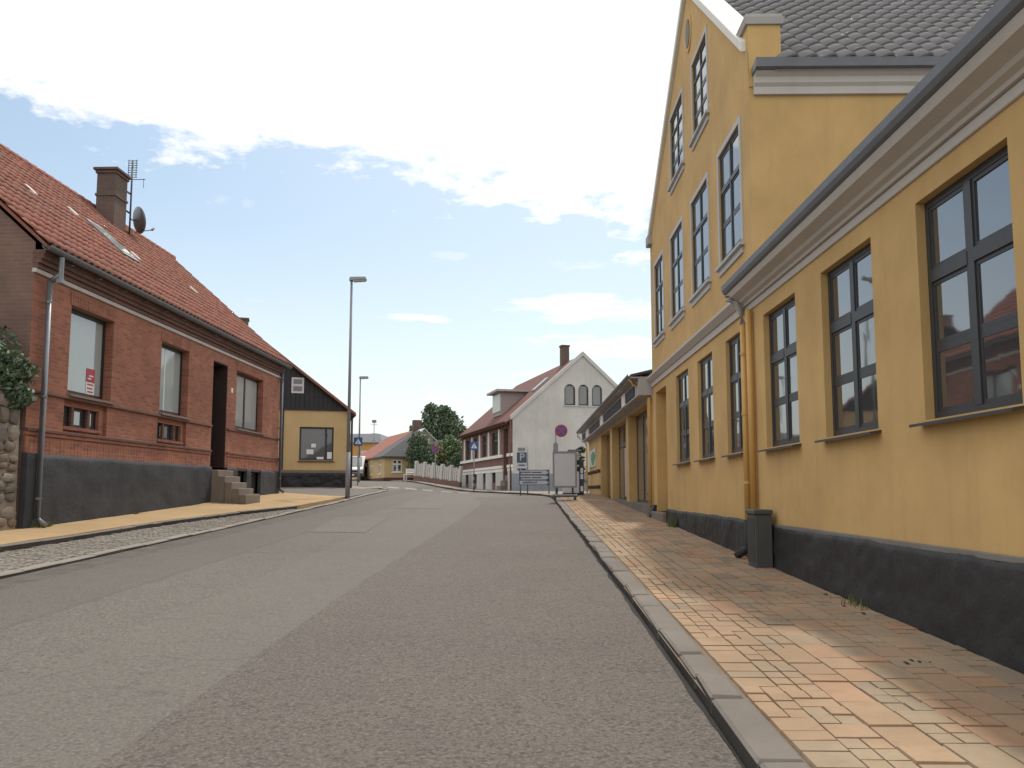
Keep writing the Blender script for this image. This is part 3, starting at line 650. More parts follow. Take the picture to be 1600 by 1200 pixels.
while y < 23.0:
    a, b = ikx(y) + .02, -6.33; x = a + rnd.uniform(0, .05)
    while x < b - .03:
        s = rnd.uniform(.075, .115); h = rnd.uniform(.03, .045); q = len(SV); l = rnd.uniform(.085, .105)
        for (i, j, hh) in ((-.5, -.5, 0), (.5, -.5, 0), (.5, .5, 0), (-.5, .5, 0), (-.36, -.36, h), (.36, -.36, h), (.36, .36, h), (-.36, .36, h)):
            px, py = x + s / 2 + i * s * .96 + rnd.uniform(-.006, .006), y + j * l * .96 + rnd.uniform(-.006, .006); SV.append((px, py, gz(px, py) + .012 + hh))
        for fc in ((4, 5, 6, 7), (0, 1, 5, 4), (1, 2, 6, 5), (2, 3, 7, 6), (3, 0, 4, 7)): SF.append(tuple(q + i for i in fc))
        x += s
    y += .105
me = bpy.data.meshes.new('cobbles'); me.from_pydata(SV, [], SF); me.materials.append(M_GRANITEL)
o = bpy.data.objects.new('cobbles', me); COL.objects.link(o); o.parent = strip; o['kind'] = 'stuff'
THICK = []
def thick(o, t=.35): THICK.append((o, t)); return o
def do_thick(o, t):        # vertical edge all round a pavement sheet
    bm = bmesh.new(); bm.from_mesh(o.data); e = [x for x in bm.edges if x.is_boundary]; low = {}
    for x in e:
        for v_ in x.verts:
            if v_ not in low: low[v_] = bm.verts.new((v_.co.x, v_.co.y, v_.co.z - t))
    for x in e: f_ = bm.faces.new((x.verts[0], x.verts[1], low[x.verts[1]], low[x.verts[0]])); f_.smooth = False
    for f_ in bm.faces: f_.smooth = False
    bmesh.ops.recalc_face_normals(bm, faces=bm.faces); bm.to_mesh(o.data); bm.free()
path = thick(struct(grid_sheet('pavement', frange(0, 1, .125), frange(0, 1, .0125), lambda x, y: 0, M_TAN)))
for vv in path.data.vertices:
    s_, t_ = vv.co.x, vv.co.y; y = -2 + t_ * (30.75 + 1.35 * s_); a = lwx(y) - .6; b = ikx(y) - .10 if y < 23.3 else lerp_tab([(23.3, -6.62), (30.0, -6.59), (31, -6.6)], y)
    x = a + (b - a) * s_; vv.co = (x, y, lz(x, y) - (.012 if s_ > .97 else 0) + .006 * mnoise.noise((x * 1.2, y * 1.2, 0)))
lane = thick(struct(grid_sheet('side_lane', frange(0, 1, .0625), frange(0, 1, .125), lambda x, y: 0, M_ASPHALT3)))
for vv in lane.data.vertices:
    s_, t_ = vv.co.x, vv.co.y; p = along([(-30, 28.4), (-9.3, 28.7), (-6.62, 30.1)], s_); q = along([(-30, 31.0), (-14, 34.5), (-8.2, 36.0), (-6.68, 38.0)], s_); r_ = p.lerp(q, t_)
    za = lz(p.x, min(p.y, 30)) - .03 if p.x > -12 else 1.3; zb2 = gz(-6.6, 37) + .09 + .1 * sstep(-6.7, -9, q.x); vv.co = (r_.x, r_.y, za + (zb2 - za) * t_)
corner = thick(struct(grid_sheet('pavement', frange(0, 1, .125), frange(0, 1, .125), lambda x, y: 0, M_GRANITEL)))
for vv in corner.data.vertices:
    s, t = vv.co.x, vv.co.y
    p = along([(-7.6, 36.2), (-6.75, 38.3), (-7.3, 39.7), (-8.7, 41.15), (-14, 46.6), (-22, 56.2)], t); q = along([(-14, 36), (-8.0, 37.2), (-8.4, 38), (-9.5, 41), (-16, 50), (-23, 58)], t)
    r_ = p.lerp(q, s); vv.co = (r_.x, r_.y, gz(r_.x, r_.y) + .085)
far = thick(struct(grid_sheet('pavement', frange(0, 1, .125), frange(0, 1, .125), lambda x, y: 0, M_GRANITEL)))
for vv in far.data.vertices:
    p = along([(-6.2, 53.1), (-9.5, 60), (-14.5, 70), (-20, 81)], vv.co.y); q = along([(-4.6, 58), (-8, 60.0), (-12, 70), (-18, 82)], vv.co.y)
    r_ = p.lerp(q, vv.co.x); vv.co = (r_.x, r_.y, gz(r_.x, r_.y) + .08)

for o_, t_ in THICK: o_.data.update(); do_thick(o_, t_)
# ------------------------------------------------------------------ yellow wing (nearest on the right)
def rground(u): return pz(2.9, u)
def downpipe(H, u, d, ztop, zbot, r, mat, foot=True, parent=None, collars=True, shoe_out=.16):
    m = H.mb(); m.tube([(u, d, ztop), (u, d, zbot + .16), (u, d - .02, zbot + .12), (u, d - shoe_out, zbot + .02)] if foot else [(u, d, ztop), (u, d, zbot)], r, 12)
    p = m.build('downpipe', mat, parent or H.root, smooth=True)
    if collars:
        for z in (zbot + .5, (zbot + ztop) / 2 + .1, ztop - .4):
            c = H.mb(); c.tube([(u, d, z - .02), (u, d, z + .02)], r * 1.22, 12); c.box(u - .012, u + .012, d, .02, z - .012, z + .012); c.build('pipe_bracket', mat, p)
    return p
def gutter(H, u0, u1, d, z, r, mat, parent=None):
    m = H.mb(); pts = [(d + r * math.cos(a), z + r * math.sin(a)) for a in [math.pi + k * math.pi / 8 for k in range(9)]]
    pin = [(d + (r - .008) * math.cos(a), z + (r - .008) * math.sin(a)) for a in [math.pi + k * math.pi / 8 for k in range(9)]][::-1]
    m.prism([(u0, p[0], p[1]) for p in pts + pin], (u1 - u0, 0, 0)); return m.build('gutter', mat, parent or H.root, smooth=False)

W = House('yellow_wing_house', 'low yellow rendered house with dark six-pane windows, nearest on the right', 'R', 4.0, rground(4.0))
WU0, WU1 = -3.0, 10.6
wins = [(u, u + 1.21, 1.87, 3.535) for u in (-1.10, .93, 2.96, 5.0, 7.03, 9.04)]
m = W.mb(); m.sheet(WU0, WU1, .90, 3.76, wins, 0, .26, FN_F)
m.poly([(WU0, 0, 0), (WU0, 6, 0), (WU0, 6, 3.9), (WU0, 0, 3.9)]); m.poly([(WU0, 6, 0), (WU1, 6, 0), (WU1, 6, 3.9), (WU0, 6, 3.9)])
m.build('wall', M_YELLOW, W.root)
for h in wins: window(W, h[0], h[1], h[2], h[3], depth=.07, sill=(.10, .022, .055, M_DSTEEL), mull=.085, trans=.095)
rough_plinth(W, WU0, 10.62, rground, .915, M_PLINTH)
m = W.mb(); m.box(WU0, 10.60, -.028, .04, .905, .95); m.build('plinth_ledge', M_LEDGE, W.root, .006)
m = W.mb(); m.box(WU0, 11.02, -.022, .1, 3.715, 3.80); m.build('frieze', M_CORN, W.root, .006)
m = W.mb(); m.prism([(WU0, .05, 3.802), (WU0, -.05, 3.802), (WU0, -.06, 3.83), (WU0, -.105, 3.85), (WU0, -.125, 3.88), (WU0, -.225, 3.925), (WU0, -.255, 3.988), (WU0, .05, 3.988)], (11.04 - WU0, 0, 0)); m.build('cornice', M_CORN, W.root)
m = W.mb(); m.prism([(WU0, .05, 3.990), (WU0, -.262, 3.990), (WU0, -.285, 4.005), (WU0, -.305, 4.045), (WU0, -.312, 4.11), (WU0, -.295, 4.11), (WU0, -.27, 4.06), (WU0, .05, 4.06)], (11.10 - WU0, 0, 0)); m.build('gutter', M_GUTTER, W.root)
m = W.mb(); m.slab([(WU0, -.25, 4.12), (WU1 - .01, -.25, 4.12), (WU1 - .01, 3.1, 6.1), (WU0, 3.1, 6.1)], .06); m.slab([(WU0, 3.1, 6.1), (WU1 - .01, 3.1, 6.1), (WU1 - .01, 6.4, 4.10), (WU0, 6.4, 4.10)], .06)
m.build('roof', M_GREYTILE, W.root)
# rain water head at the corner and its yellow downpipe
m = W.mb(); m.tube([(11.0, -.25, 3.95), (11.0, -.25, 3.91), (10.98, -.16, 3.86), (10.95, -.09, 3.74), (10.93, -.075, 3.55)], .045, 10); m.build('swan_neck', M_TRIM, W.root, smooth=True)
downpipe(W, 10.93, -.075, 3.56, .95, .042, M_YPIPE, foot=False)
downpipe(W, 10.93, -.085, .96, rground(10.9), .05, M_PLINTH, collars=False)

# ------------------------------------------------------------------ tall yellow gabled house
T = House('yellow_gabled_house', 'tall yellow gable-fronted house with white-framed upper windows and grey tiled roof', 'R', 10.6, rground(10.6))
TU0, TU1, AP, APZ, EZ = 10.6, 19.2, 14.40, 10.45, 7.20
def rake(u): return EZ + (APZ - EZ) * (1 - abs(u - AP) / (AP - TU0 if u < AP else TU1 - AP))
s1 = (APZ - EZ) / (AP - TU0); s2 = (APZ - EZ) / (TU1 - AP)
clip = [(-s1, 1, EZ - s1 * TU0), (s2, 1, EZ + s2 * TU1)]
gfw = [(11.22, 12.2, 1.88, 3.55), (13.08, 14.2, 1.88, 3.56), (15.02, 16.24, 1.88, 3.58)]
upw = [(11.12, 12.34, 4.78, 6.44), (13.12, 14.42, 4.78, 6.44), (15.26, 16.52, 4.78, 6.44), (17.45, 18.6, 4.78, 6.44)]
atw = [(12.96, 14.1, 7.52, 8.86), (15.02, 16.3, 7.52, 8.86)]
door = (17.38, 18.75, .88, 3.56)
ov = (14.12, 14.5, 9.35, 9.85)
m = T.mb(); m.sheet(TU0, TU1, .80, APZ, [w + (.24,) for w in gfw] + [w + (.1,) for w in upw + atw] + [door + (.45,), ov + (.08,)], 0, .2, FN_F, clip)
wall_t = m
m.sheet(0, 14, 3.0, EZ - .3, [], 0, .1, FN_G(TU0)); m.sheet(0, 14, .5, EZ - .3, [], 0, .1, FN_G(TU1))
m.build('wall', M_YELLOW, T.root)
for h in gfw: window(T, *h, depth=.055, sill=(.09, .022, .05, M_DSTEEL), mull=.075, trans=.085)
def surround(H, h, out=.014, wd=.085):
    g = H.mb(); a, b, c, d = h
    g.box(a - wd, a - .001, -out, .05, c - .02, d + wd); g.box(b + .001, b + wd, -out, .05, c - .02, d + wd); g.box(a, b, -out + .001, .05, d + .001, d + wd - .001)
    g.build('window_surround', M_SURR, H.root)
    g = H.mb(); g.hexa([(a - wd - .04, -.07, c - .105), (b + wd + .04, -.07, c - .105), (b + wd + .04, 0.05, c - .105), (a - wd - .04, .05, c - .105), (a - wd - .04, -.07, c - .065), (b + wd + .04, -.07, c - .065), (b + wd + .04, .05, c - .022), (a - wd - .04, .05, c - .022)]); g.box(a - wd + .02, b + wd - .02, -.025, .05, c - .20, c - .106)
    g.build('window_apron', M_SURR, H.root)
for h in upw: surround(T, h); window(T, *h, depth=.02, mull=.06, trans=.065, casing=.04, bar=.022)
for h in atw: surround(T, h, wd=.08); window(T, *h, depth=.02, casing=.04, bar=.022, mull=.045, trans=.03, rows=(.25, .25, .25, .25))
g = T.mb(); g.prism([(14.31 + .26 * math.cos(a), -.02, 9.60 + .34 * math.sin(a)) for a in [k * math.pi / 10 for k in range(20)]], (0, .06, 0)); g.build('vent_rim', M_YELLOW, T.root)
g = T.mb(); g.prism([(14.31 + .17 * math.cos(a), -.03, 9.60 + .26 * math.sin(a)) for a in [k * math.pi / 10 for k in range(20)]], (0, .03, 0)); g.build('vent', M_DOORDARK, T.root)
# recessed entrance
g = T.mb(); g.box(17.38, 18.75, .40, .47, .86, 3.56); dd = g.build('door', M_DOORY, T.root)
for (a, b) in ((17.46, 18.02), (18.11, 18.67)):
    for (c, d) in ((1.0, 1.75), (1.85, 2.95), (3.03, 3.45)): g = T.mb(); g.box(a, b, .375, .401, c, d); g.build('door_panel', M_DOORY, dd, .012)
g = T.mb(); g.tube([(18.05, .36, 1.95), (18.05, .33, 1.95), (17.93, .33, 1.95)], .012, 6); g.build('handle', M_STEEL, dd)
g = T.mb(); g.box(17.30, 18.80, -.14, .45, .62, .88); g.build('doorstep', M_STONE, T.root, .015)
rough_plinth(T, 10.70, 17.30, rground, .95, M_PLINTH, out=.06)
g = T.mb(); g.hexa([(18.85, -.2, rground(19) - .05), (19.22, -.2, rground(19) - .05), (19.22, .02, rground(19) - .05), (18.85, .02, rground(19) - .05), (18.85, -.05, 1.02), (19.22, -.05, 1.02), (19.22, .02, 1.02), (18.85, .02, 1.02)]); g.build('plinth', M_PLINTH, T.root)
# string course over the ground floor
g = T.mb(); g.box(11.05, TU1 + .03, -.03, .05, 3.74, 3.85); g.prism([(11.05, .05, 3.851), (11.05, -.05, 3.851), (11.05, -.13, 3.93), (11.05, -.13, 3.97), (11.05, .05, 4.01)], (TU1 + .05 - 11.05, 0, 0)); g.build('string_course', M_CORN, T.root)
# side eaves cornice and zinc gutter, facing the camera
g = T.mb(); g.prism([(TU0 + .05, .06, 6.58), (TU0 - .05, .06, 6.58), (TU0 - .05, .06, 6.68), (TU0 - .09, .06, 6.72), (TU0 - .09, .06, 6.80), (TU0 - .16, .06, 6.85), (TU0 + .05, .06, 6.85)], (0, 13.5, 0)); g.build('cornice', M_CORN, T.root)
g = T.mb(); g.prism([(TU0 - .16, .04, 6.852), (TU0 - .23, .04, 6.87), (TU0 - .25, .04, 6.985), (TU0 - .22, .04, 6.985), (TU0 - .02, .04, 6.94), (TU0 - .02, .04, 6.852)], (0, 13.5, 0)); g.build('gutter', M_GUTTER, T.root)
# parapet gable copings and kneelers
pw = .34
for (ua, za, ub, zb_) in ((TU0 + .10, EZ + .05, AP, APZ + .02), (TU1 - .10, EZ + .05, AP, APZ + .02)):
    g = T.mb(); g.hexa([(ua, -.07, za), (ub, -.07, zb_), (ub, pw, zb_), (ua, pw, za), (ua, -.07, za + .16), (ub, -.07, zb_ + .16), (ub, pw, zb_ + .16), (ua, pw, za + .16)]); g.build('coping', M_TRIMW, T.root, .01)
kz = 7.56
g = T.mb(); g.box(TU0 - .02, TU0 + .36, .005, .44, 6.7, kz); g.build('kneeler', M_YELLOW, T.root)
g = T.mb(); g.hexa([(TU0 - .05, -.03, kz + .002), (TU0 + .40, -.03, kz + .002), (TU0 + .40, .47, kz + .002), (TU0 - .05, .47, kz + .002), (TU0 - .07, -.05, kz + .09), (TU0 + .42, -.05, kz + .09), (TU0 + .42, .49, kz + .09), (TU0 - .07, .49, kz + .09)]); g.box(TU0 - .04, TU0 + .38, -.02, .46, kz + .091, kz + .15); g.build('kneeler_cap', M_TRIM, T.root)
g = T.mb(); g.box(TU1 - .3, TU1 + .05, -.1, .45, EZ - .12, EZ + .12); g.build('kneeler', M_TRIM, T.root, .02)
# roof: two slopes, the near one laid tile by tile
g = T.mb(); g.slab([(TU0 - .18, .3, 6.92), (AP, .3, APZ - .1), (AP, 14, APZ - .1), (TU0 - .18, 14, 6.92)], .08); g.slab([(TU1 + .18, .3, 6.92), (AP, .3, APZ - .1), (AP, 14, APZ - .1), (TU1 + .18, 14, 6.92)], .08)
rt = g.build('roof', M_GREYTILE, T.root)
sl = Vector((AP - TU0 + .18, 0, APZ - .1 - 6.92)); nv = int(sl.length / .36)
lay_tiles(T, rt, (TU0 - .18, .36, 6.93), (0, 1, 0), tuple(sl.normalized()), 54, nv, .25, .36, M_GREYTILE, lambda i, j: i + j * 1.1 if i < 26 else 900 + i, amp=.085, lift=.03, jit=.35, saw=True)
# second yellow downpipe, close to the wing's
downpipe(T, 10.70, -.06, 3.70, 1.1, .042, M_YPIPE, foot=False, collars=False)

# utility cabinet at the foot of the pipes
cbx, cby = frame_pt('R', 10.06); CB = House('utility_cabinet', 'small dark grey utility cabinet at the foot of yellow downpipes', 'R', 10.06, rground(10.06), 'cabinet')
g = CB.mb(); g.box(9.90, 10.24, -.27, -.07, rground(10) - .05, 1.06); g.build('body', M_CABINET, CB.root, .008)
for k in range(7): g = CB.mb(); g.box(9.925 + k * .044, 9.945 + k * .044, -.283, -.268, .5, 1.02); g.build('rib', M_CABINET, CB.root)
g = CB.mb(); g.box(9.885, 10.255, -.29, -.06, 1.062, 1.12); g.build('lid', M_CABINET, CB.root, .012)

# ------------------------------------------------------------------ shop with pillars beyond the gabled house
S = House('yellow_shop_building', 'low yellow shop with pillars, grey fascia and dark sign panels beyond the gabled house', 'R', 19.4, rground(19.4), 'shop')
SU0, SU1 = 19.24, 38.3
m = S.mb(); m.sheet(SU0, SU1, .75, 3.6, [(20.0, 23.75, 1.0, 3.46), (24.32, 28.2, 1.0, 3.46), (28.85, 32.2, 1.0, 3.46)], 0, .28, FN_F)
m.poly([(SU1, 0, .5), (SU1, 8, .5), (SU1, 8, 4), (SU1, 0, 4)]); m.poly([(SU0, 0, .5), (SU0, 8, .5), (SU0, 8, 4), (SU0, 0, 4)]); m.build('wall', M_YELLOW, S.root)
window(S, 20.0, 23.75, 1.0, 3.46, depth=.24, cols=3, rows=(1,), gmat=M_GLASSS, mull=.06, name='shop_window')
window(S, 24.32, 28.2, 1.0, 3.46, depth=.24, cols=3, rows=(.25, .75), gmat=M_GLASSS, mull=.06, name='shop_window')
for (a, b) in ((24.5, 25.5), (25.75, 26.75)): g = S.mb(); g.box(a, b, .240, .250, 1.15, 2.7); g.build('faded_poster', M_PINK, S.root)
g = S.mb(); g.box(28.85, 32.2, .24, .32, .96, 3.46); dd = g.build('door', M_DOORDARK, S.root)
for a in (28.95, 30.6): g = S.mb(); g.box(a, a + 1.5, .225, .241, 1.1, 3.35); g.build('pane', M_GLASS, dd)
g = S.mb(); g.hexa([(19.22, -.10, .6), (28.6, -.10, .85), (28.6, .36, .85), (19.22, .36, .6), (19.22, -.10, 1.0), (28.6, -.10, 1.06), (28.6, .36, 1.06), (19.22, .36, 1.0)]); g.build('base_step', M_GRANITE, S.root)
g = S.mb(); g.box(19.22, 38.35, -.02, .1, 3.50, 3.56); g.box(19.24, 38.4, -.32, .05, 3.561, 3.97); g.build('fascia', M_TRIM, S.root, .01)
for (a, b) in ((19.9, 21.6), (22.6, 27.6), (29.3, 33.6), (36.2, 37.6)):
    g = S.mb(); g.box(a, b, -.345, -.321, 3.62, 3.86); g.build('sign_panel', M_PANEL, S.root)
for a in (21.75, 28.0, 34.4): g = S.mb(); g.box(a, a + .75, -.34, -.321, 3.58, 3.92); g.build('fascia_block', M_TRIMW, S.root)
g = S.mb(); g.box(19.24, 38.5, -.50, .1, 3.972, 4.0); g.build('soffit_board', M_TRIM, S.root)
gutter(S, 19.26, 38.6, -.5, 4.06, .07, M_GUTTER)
g = S.mb(); g.slab([(19.24, -.5, 4.06), (38.5, -.5, 4.06), (38.5, 4, 5.1), (19.24, 4, 5.1)], .06); g.build('roof', M_SLATE, S.root)
g = S.mb(); g.tube([(38.5, -.5, 3.98), (38.5, -.5, 3.85), (38.45, -.2, 3.6), (38.45, -.08, 3.45)], .045, 8); g.build('swan_neck', M_TRIMW, S.root, smooth=True)
downpipe(S, 38.45, -.08, 3.46, rground(38), .045, M_YPIPE, foot=False, collars=False)
g = S.mb(); g.tube([(19.5, -.5, 4.0), (19.5, -.4, 3.85), (19.4, -.1, 3.7), (19.33, -.07, 3.5), (19.33, -.07, .9)], .045, 8); g.build('downpipe', M_YPIPE, S.root, smooth=True)
for z in (1.47, 2.1):
    g = S.mb(); g.box(32.5, 37.9, -.06, -.02, z, z + .05); rl = g.build('rail', M_BRICKD, S.root)
    for k in range(6): g = S.mb(); g.box(32.7 + k, 32.74 + k, -.10, .01, z - .06, z + .08); g.build('hook', M_DSTEEL, rl)
PB = House('poster_board', 'white wall board with green picture on the yellow shop wall', 'R', 36.0, 2.3, 'poster')
g = PB.mb(); g.box(34.4, 37.6, -.05, -.005, 2.35, 3.08); g.build('board', M_POSTER, PB.root)
g = PB.mb(); g.prism([(35.4 + .95 * math.cos(a) * (1 + .2 * math.sin(3 * a)), -.058, 2.70 + .30 * math.sin(a)) for a in [k * math.pi / 9 for k in range(18)]], (0, .007, 0)); g.build('picture', M_GREEN, PB.root)

# ------------------------------------------------------------------ red brick house on the left
B = House('red_brick_house', 'red brick house with black plinth, red tiled roof and stone steps on the left', 'L', 14.35, .68)
BU0, BU1, BD = 14.3, 28.6, 8.4
def lground(u): return lz(-9.0, u)
PANELS = [(15.46, 17.05, 2.46, 3.10), (19.36, 20.98, 2.46, 3.10)]
MW = [(15.54, 17.16, 3.22, 4.93), (19.42, 21.0, 3.22, 4.93), (24.43, 26.85, 3.22, 4.95)]
BD0 = (22.62, 23.70, 1.90, 4.98)
m = B.mb(); m.sheet(BU0, BU1, 2.0, 5.35, [w + (.24,) for w in MW] + [p + (.07,) for p in PANELS] + [(22.62, 23.70, 2.0, 4.98, .5)], 0, .2, FN_F)
g = B.mb(); g.sheet(.0, BD, .4, 9.62, [], 0, .1, FN_G(BU0), [(-.90, 1, 5.80), (.90, 1, 5.80 + .9 * BD)]); g.build('gable_wall', M_BRICKG, B.root); m.sheet(0, BD, .4, 9.62, [], 0, .1, FN_G(BU1), [(-.90, 1, 5.80), (.90, 1, 5.80 + .9 * BD)])
m.poly([(BU0, BD, .4), (BU1, BD, .4), (BU1, BD, 5.6), (BU0, BD, 5.6)]); m.build('wall', M_BRICK, B.root)
BASEW = [(15.56, 16.86, 2.58, 2.97), (19.50, 20.82, 2.58, 2.97)]
for p, h in zip(PANELS, BASEW):
    g = B.mb(); g.sheet(p[0], p[1], p[2], p[3], [h], .07, .12, FN_F); g.build('window_panel', M_BRICK, B.root)
    bw = window(B, *h, depth=.14, cols=3, rows=(1,), mull=.05, mat=M_FRAMEB, casing=.03)
    for u in (h[0] + .30, h[1] - .42): g = B.mb(); g.box(u, u + .085, .075, .13, h[2], h[3]); g.build('brick_post', M_BRICKD, bw)
    g = B.mb(); g.box(h[0] - .05, h[1] + .05, .02, .1, h[2] - .07, h[2] - .002); g.build('sill', M_BRICK, bw)
for k, h in enumerate(MW):
    w = window(B, *h, depth=.18, cols=(1, 1, 2)[k], rows=(1,), mull=.09, casing=.06, mat=M_FRAMEB, gmat=M_GLASSF)
    if k == 1: g = B.mb(); g.box(20.02, 20.07, .19, .21, h[2] + .06, h[3] - .06); g.build('mullion', M_FRAMEW, w)
    g = B.mb(); g.hexa([(h[0] - .02, -.09, 3.15), (h[1] + .02, -.09, 3.15), (h[1] + .02, .2, 3.15), (h[0] - .02, .2, 3.15), (h[0] - .02, -.09, 3.185), (h[1] + .02, -.09, 3.185), (h[1] + .02, .2, 3.222), (h[0] - .02, .2, 3.222)]); g.build('sill', M_STONE, w)
    g = B.mb()
    n = int((h[1] - h[0] + .1) / .0775)
    for q in range(n):
        u = h[0] - .05 + q * (h[1] - h[0] + .1) / n; g.box(u + .005, u + (h[1] - h[0] + .1) / n - .005, -.012 - .004 * random.random(), .05, h[3] + .002, h[3] + .235)
    g.build('lintel_bricks', M_BRICK, B.root, kind='stuff')
# courses: sill band, lower band, cornice
def band(u0, u1, z0, z1, out, mat, name='brick_band', skip=()):
    xs = [u0]
    for a, b in skip: xs += [a, b]
    xs.append(u1)
    for a, b in zip(xs[::2], xs[1::2]): g = B.mb(); g.box(a, b, -out, .04, z0, z1); g.build(name, mat, B.root, .006)
dskip = [(22.58, 23.74)]
band(BU0 - .005, BU1 + .005, 3.09, 3.148, .055, M_BRICKD, 'sill_band', dskip)
band(BU0 - .005, BU1 + .005, 2.40, 2.455, .06, M_BRICKD, 'lower_band', dskip); band(BU0 - .003, BU1 + .003, 2.33, 2.398, .03, M_BRICK, 'lower_band', dskip)
band(BU0 - .005, BU1 + .005, 5.25, 5.33, .045, M_CORN, 'white_band')
for z0, z1, o_ in ((5.332, 5.42, .07), (5.422, 5.50, .12), (5.502, 5.58, .17), (5.582, 5.665, .20)): band(BU0 - .01, BU1 + .01, z0, z1, o_, M_BRICKD, 'cornice')
# soldier course over the plinth
g = B.mb(); n = 120
for q in range(n):
    u = BU0 + (BU1 - BU0) * q / n
    if 22.5 < u < 23.72: continue
    g.box(u + .004, u + (BU1 - BU0) / n - .006, -.02 - .006 * random.random(), .03, 2.0, 2.30)
g.build('soldier_course', M_BRICK, B.root, kind='stuff')
for (a, b) in ((BU0 - .01, 22.6), (23.72, 24.55), (25.35, 25.75), (26.65, BU1 + .01)): rough_plinth(B, a, b, lground, 2.0, M_PLINTH2, out=.07, step=.10, amp=.016)
for (a, b) in ((24.55, 25.35), (25.75, 26.65)):
    g = B.mb(); g.box(a, b, -.05, .05, .9, 1.25); g.box(a, b, -.05, .05, 1.93, 1.995); g.build('plinth', M_PLINTH2, B.root)
    window(B, a, b, 1.25, 1.93, depth=.10, cols=1, rows=(1,), mat=M_FRAMEB)
# door, steps
g = B.mb(); g.box(22.62, 23.70, .42, .50, 1.90, 4.98); dd = g.build('door', M_DOORDARK, B.root)
for (a, b) in ((22.70, 23.13), (23.19, 23.62)):
    for (c, d) in ((2.05, 2.7), (2.8, 3.9)): g = B.mb(); g.box(a, b, .395, .421, c, d); g.build('door_panel', M_DOORDARK, dd, .012)
g = B.mb(); g.box(23.672, 23.698, .01, .42, 1.92, 4.95); g.box(22.622, 22.648, .01, .42, 1.92, 4.95); g.box(22.65, 23.67, .01, .42, 4.952, 4.978); g.build('door_lining', M_DOORDARK, B.root)
g = B.mb(); g.box(22.72, 23.60, .40, .421, 4.12, 4.85); g.build('fanlight', M_GLASS, dd)
ST = House('stone_steps', 'five worn stone steps up to the brick house door', 'L', 23.1, 1.0, 'steps')
gz0 = lz(-8.2, 23)
for k in range(5):
    zt = 1.91 - .17 * k; g = ST.mb(); g.box(22.56 + random.uniform(-.02, .02), 23.74 + .0, -.25 - .20 * k, (-.05 - .20 * k) if k else .42, gz0 - .1, zt); g.build('step', M_STONE, ST.root, .014)
HN = B.mb(); HN.box(23.98, 24.10, -.02, .01, 4.22, 4.36); HN.build('house_number_plate', M_SIGNWHITE, B.root)
# roof
RZ, RD = 9.72, 4.2
eave_z, eave_d = 5.74, -.26; slp = (RZ - eave_z) / (RD - eave_d)
g = B.mb(); g.slab([(BU0 - .1, eave_d, eave_z), (BU1 + .22, eave_d, eave_z), (BU1 + .22, RD, RZ), (BU0 - .1, RD, RZ)], .07); g.slab([(BU0 - .1, BD + .26, eave_z), (BU1 + .1, BD + .26, eave_z), (BU1 + .1, RD, RZ), (BU0 - .1, RD, RZ)], .07)
roof = g.build('roof', M_REDTILE, B.root)
bv = Vector((0, RD - eave_d, RZ - eave_z)); nv = int(bv.length / .335)
lay_tiles(B, roof, (BU0 - .12, eave_d - .02, eave_z + .005), (1, 0, 0), tuple(bv.normalized()), 66, nv, (BU1 - BU0 + .36) / 66, bv.length / nv, M_REDTILE, lambda i, j: i * .9 + j * .6, skip=lambda i, j: 26 <= i <= 29 and 6 <= j <= 9, amp=.036, lift=.018)
g = B.mb()
k = 0
while BU0 - .1 + k * .38 < BU1 + .05:
    u = BU0 - .1 + k * .38; g2 = B.mb(); g2.tube([(u, RD, RZ + .01), (u + .40, RD, RZ + .035)], .12, 8); g2.build('ridge_tile', M_REDTILE, roof, smooth=True); k += 1
def on_roof(u, t, off=0):      # t = fraction up the front slope
    return (u, eave_d + (RD - eave_d) * t - off * .66, eave_z + (RZ - eave_z) * t + off * .75)
def roof_box(u0, u1, t0, t1, h0, h1, name, mat, parent):
    g = B.mb(); g.hexa([on_roof(u0, t0, h0), on_roof(u1, t0, h0), on_roof(u1, t1, h0), on_roof(u0, t1, h0), on_roof(u0, t0, h1), on_roof(u1, t0, h1), on_roof(u1, t1, h1), on_roof(u0, t1, h1)]); return g.build(name, mat, parent)
sk = roof_box(19.95, 20.75, .36, .60, -.02, .10, 'skylight', M_ZINC, roof); roof_box(20.03, 20.67, .385, .575, .101, .112, 'pane', M_GLASSF, sk)
for u, t in ((17.2, .50), (19.3, .56), (21.25, .42), (25.0, .42)): roof_box(u, u + .10, t, t + .055, .06, .10, 'roof_vent', M_TRIMW, roof)
# chimney
g = B.mb(); g.box(23.35, 24.05, 3.42, 3.98, RZ - 1.3, RZ + .98); g.box(23.32, 24.08, 3.39, 4.01, RZ + .3, RZ + .37); ch = g.build('chimney', M_BRICKC, roof)
g = B.mb(); g.box(23.31, 24.09, 3.38, 4.02, RZ + .981, RZ + 1.07); g.box(23.26, 24.14, 3.33, 4.07, RZ + 1.071, RZ + 1.15); g.build('chimney_cap', M_BRICKC, ch, .01)
gutter(B, BU0 - .15, BU1 + .15, -.30, 5.70, .085, M_GUTTER)
for u in range(15, 29): g = B.mb(); g.box(u, u + .03, -.30, -.1, 5.55, 5.565); g.build('gutter_bracket', M_GUTTER, B.root)
m = B.mb(); m.tube([(14.62, -.30, 5.60), (14.62, -.30, 5.30), (14.62, -.30, 5.2)], .05, 10); m.box(14.57, 14.67, -.35, -.25, 5.12, 5.2); m.build('downpipe_outlet', M_ZINC, B.root, smooth=False)
m = B.mb(); m.tube([(14.62, -.30, 5.3), (14.60, -.22, 5.22), (14.60, -.12, 5.15)], .045, 10); m.build('swan_neck', M_ZINC, B.root, smooth=True)
downpipe(B, 14.60, -.12, 5.16, lground(14.6), .05, M_ZINC)
downpipe(B, 28.45, -.12, 5.55, lground(28.4), .05, M_GUTTER)
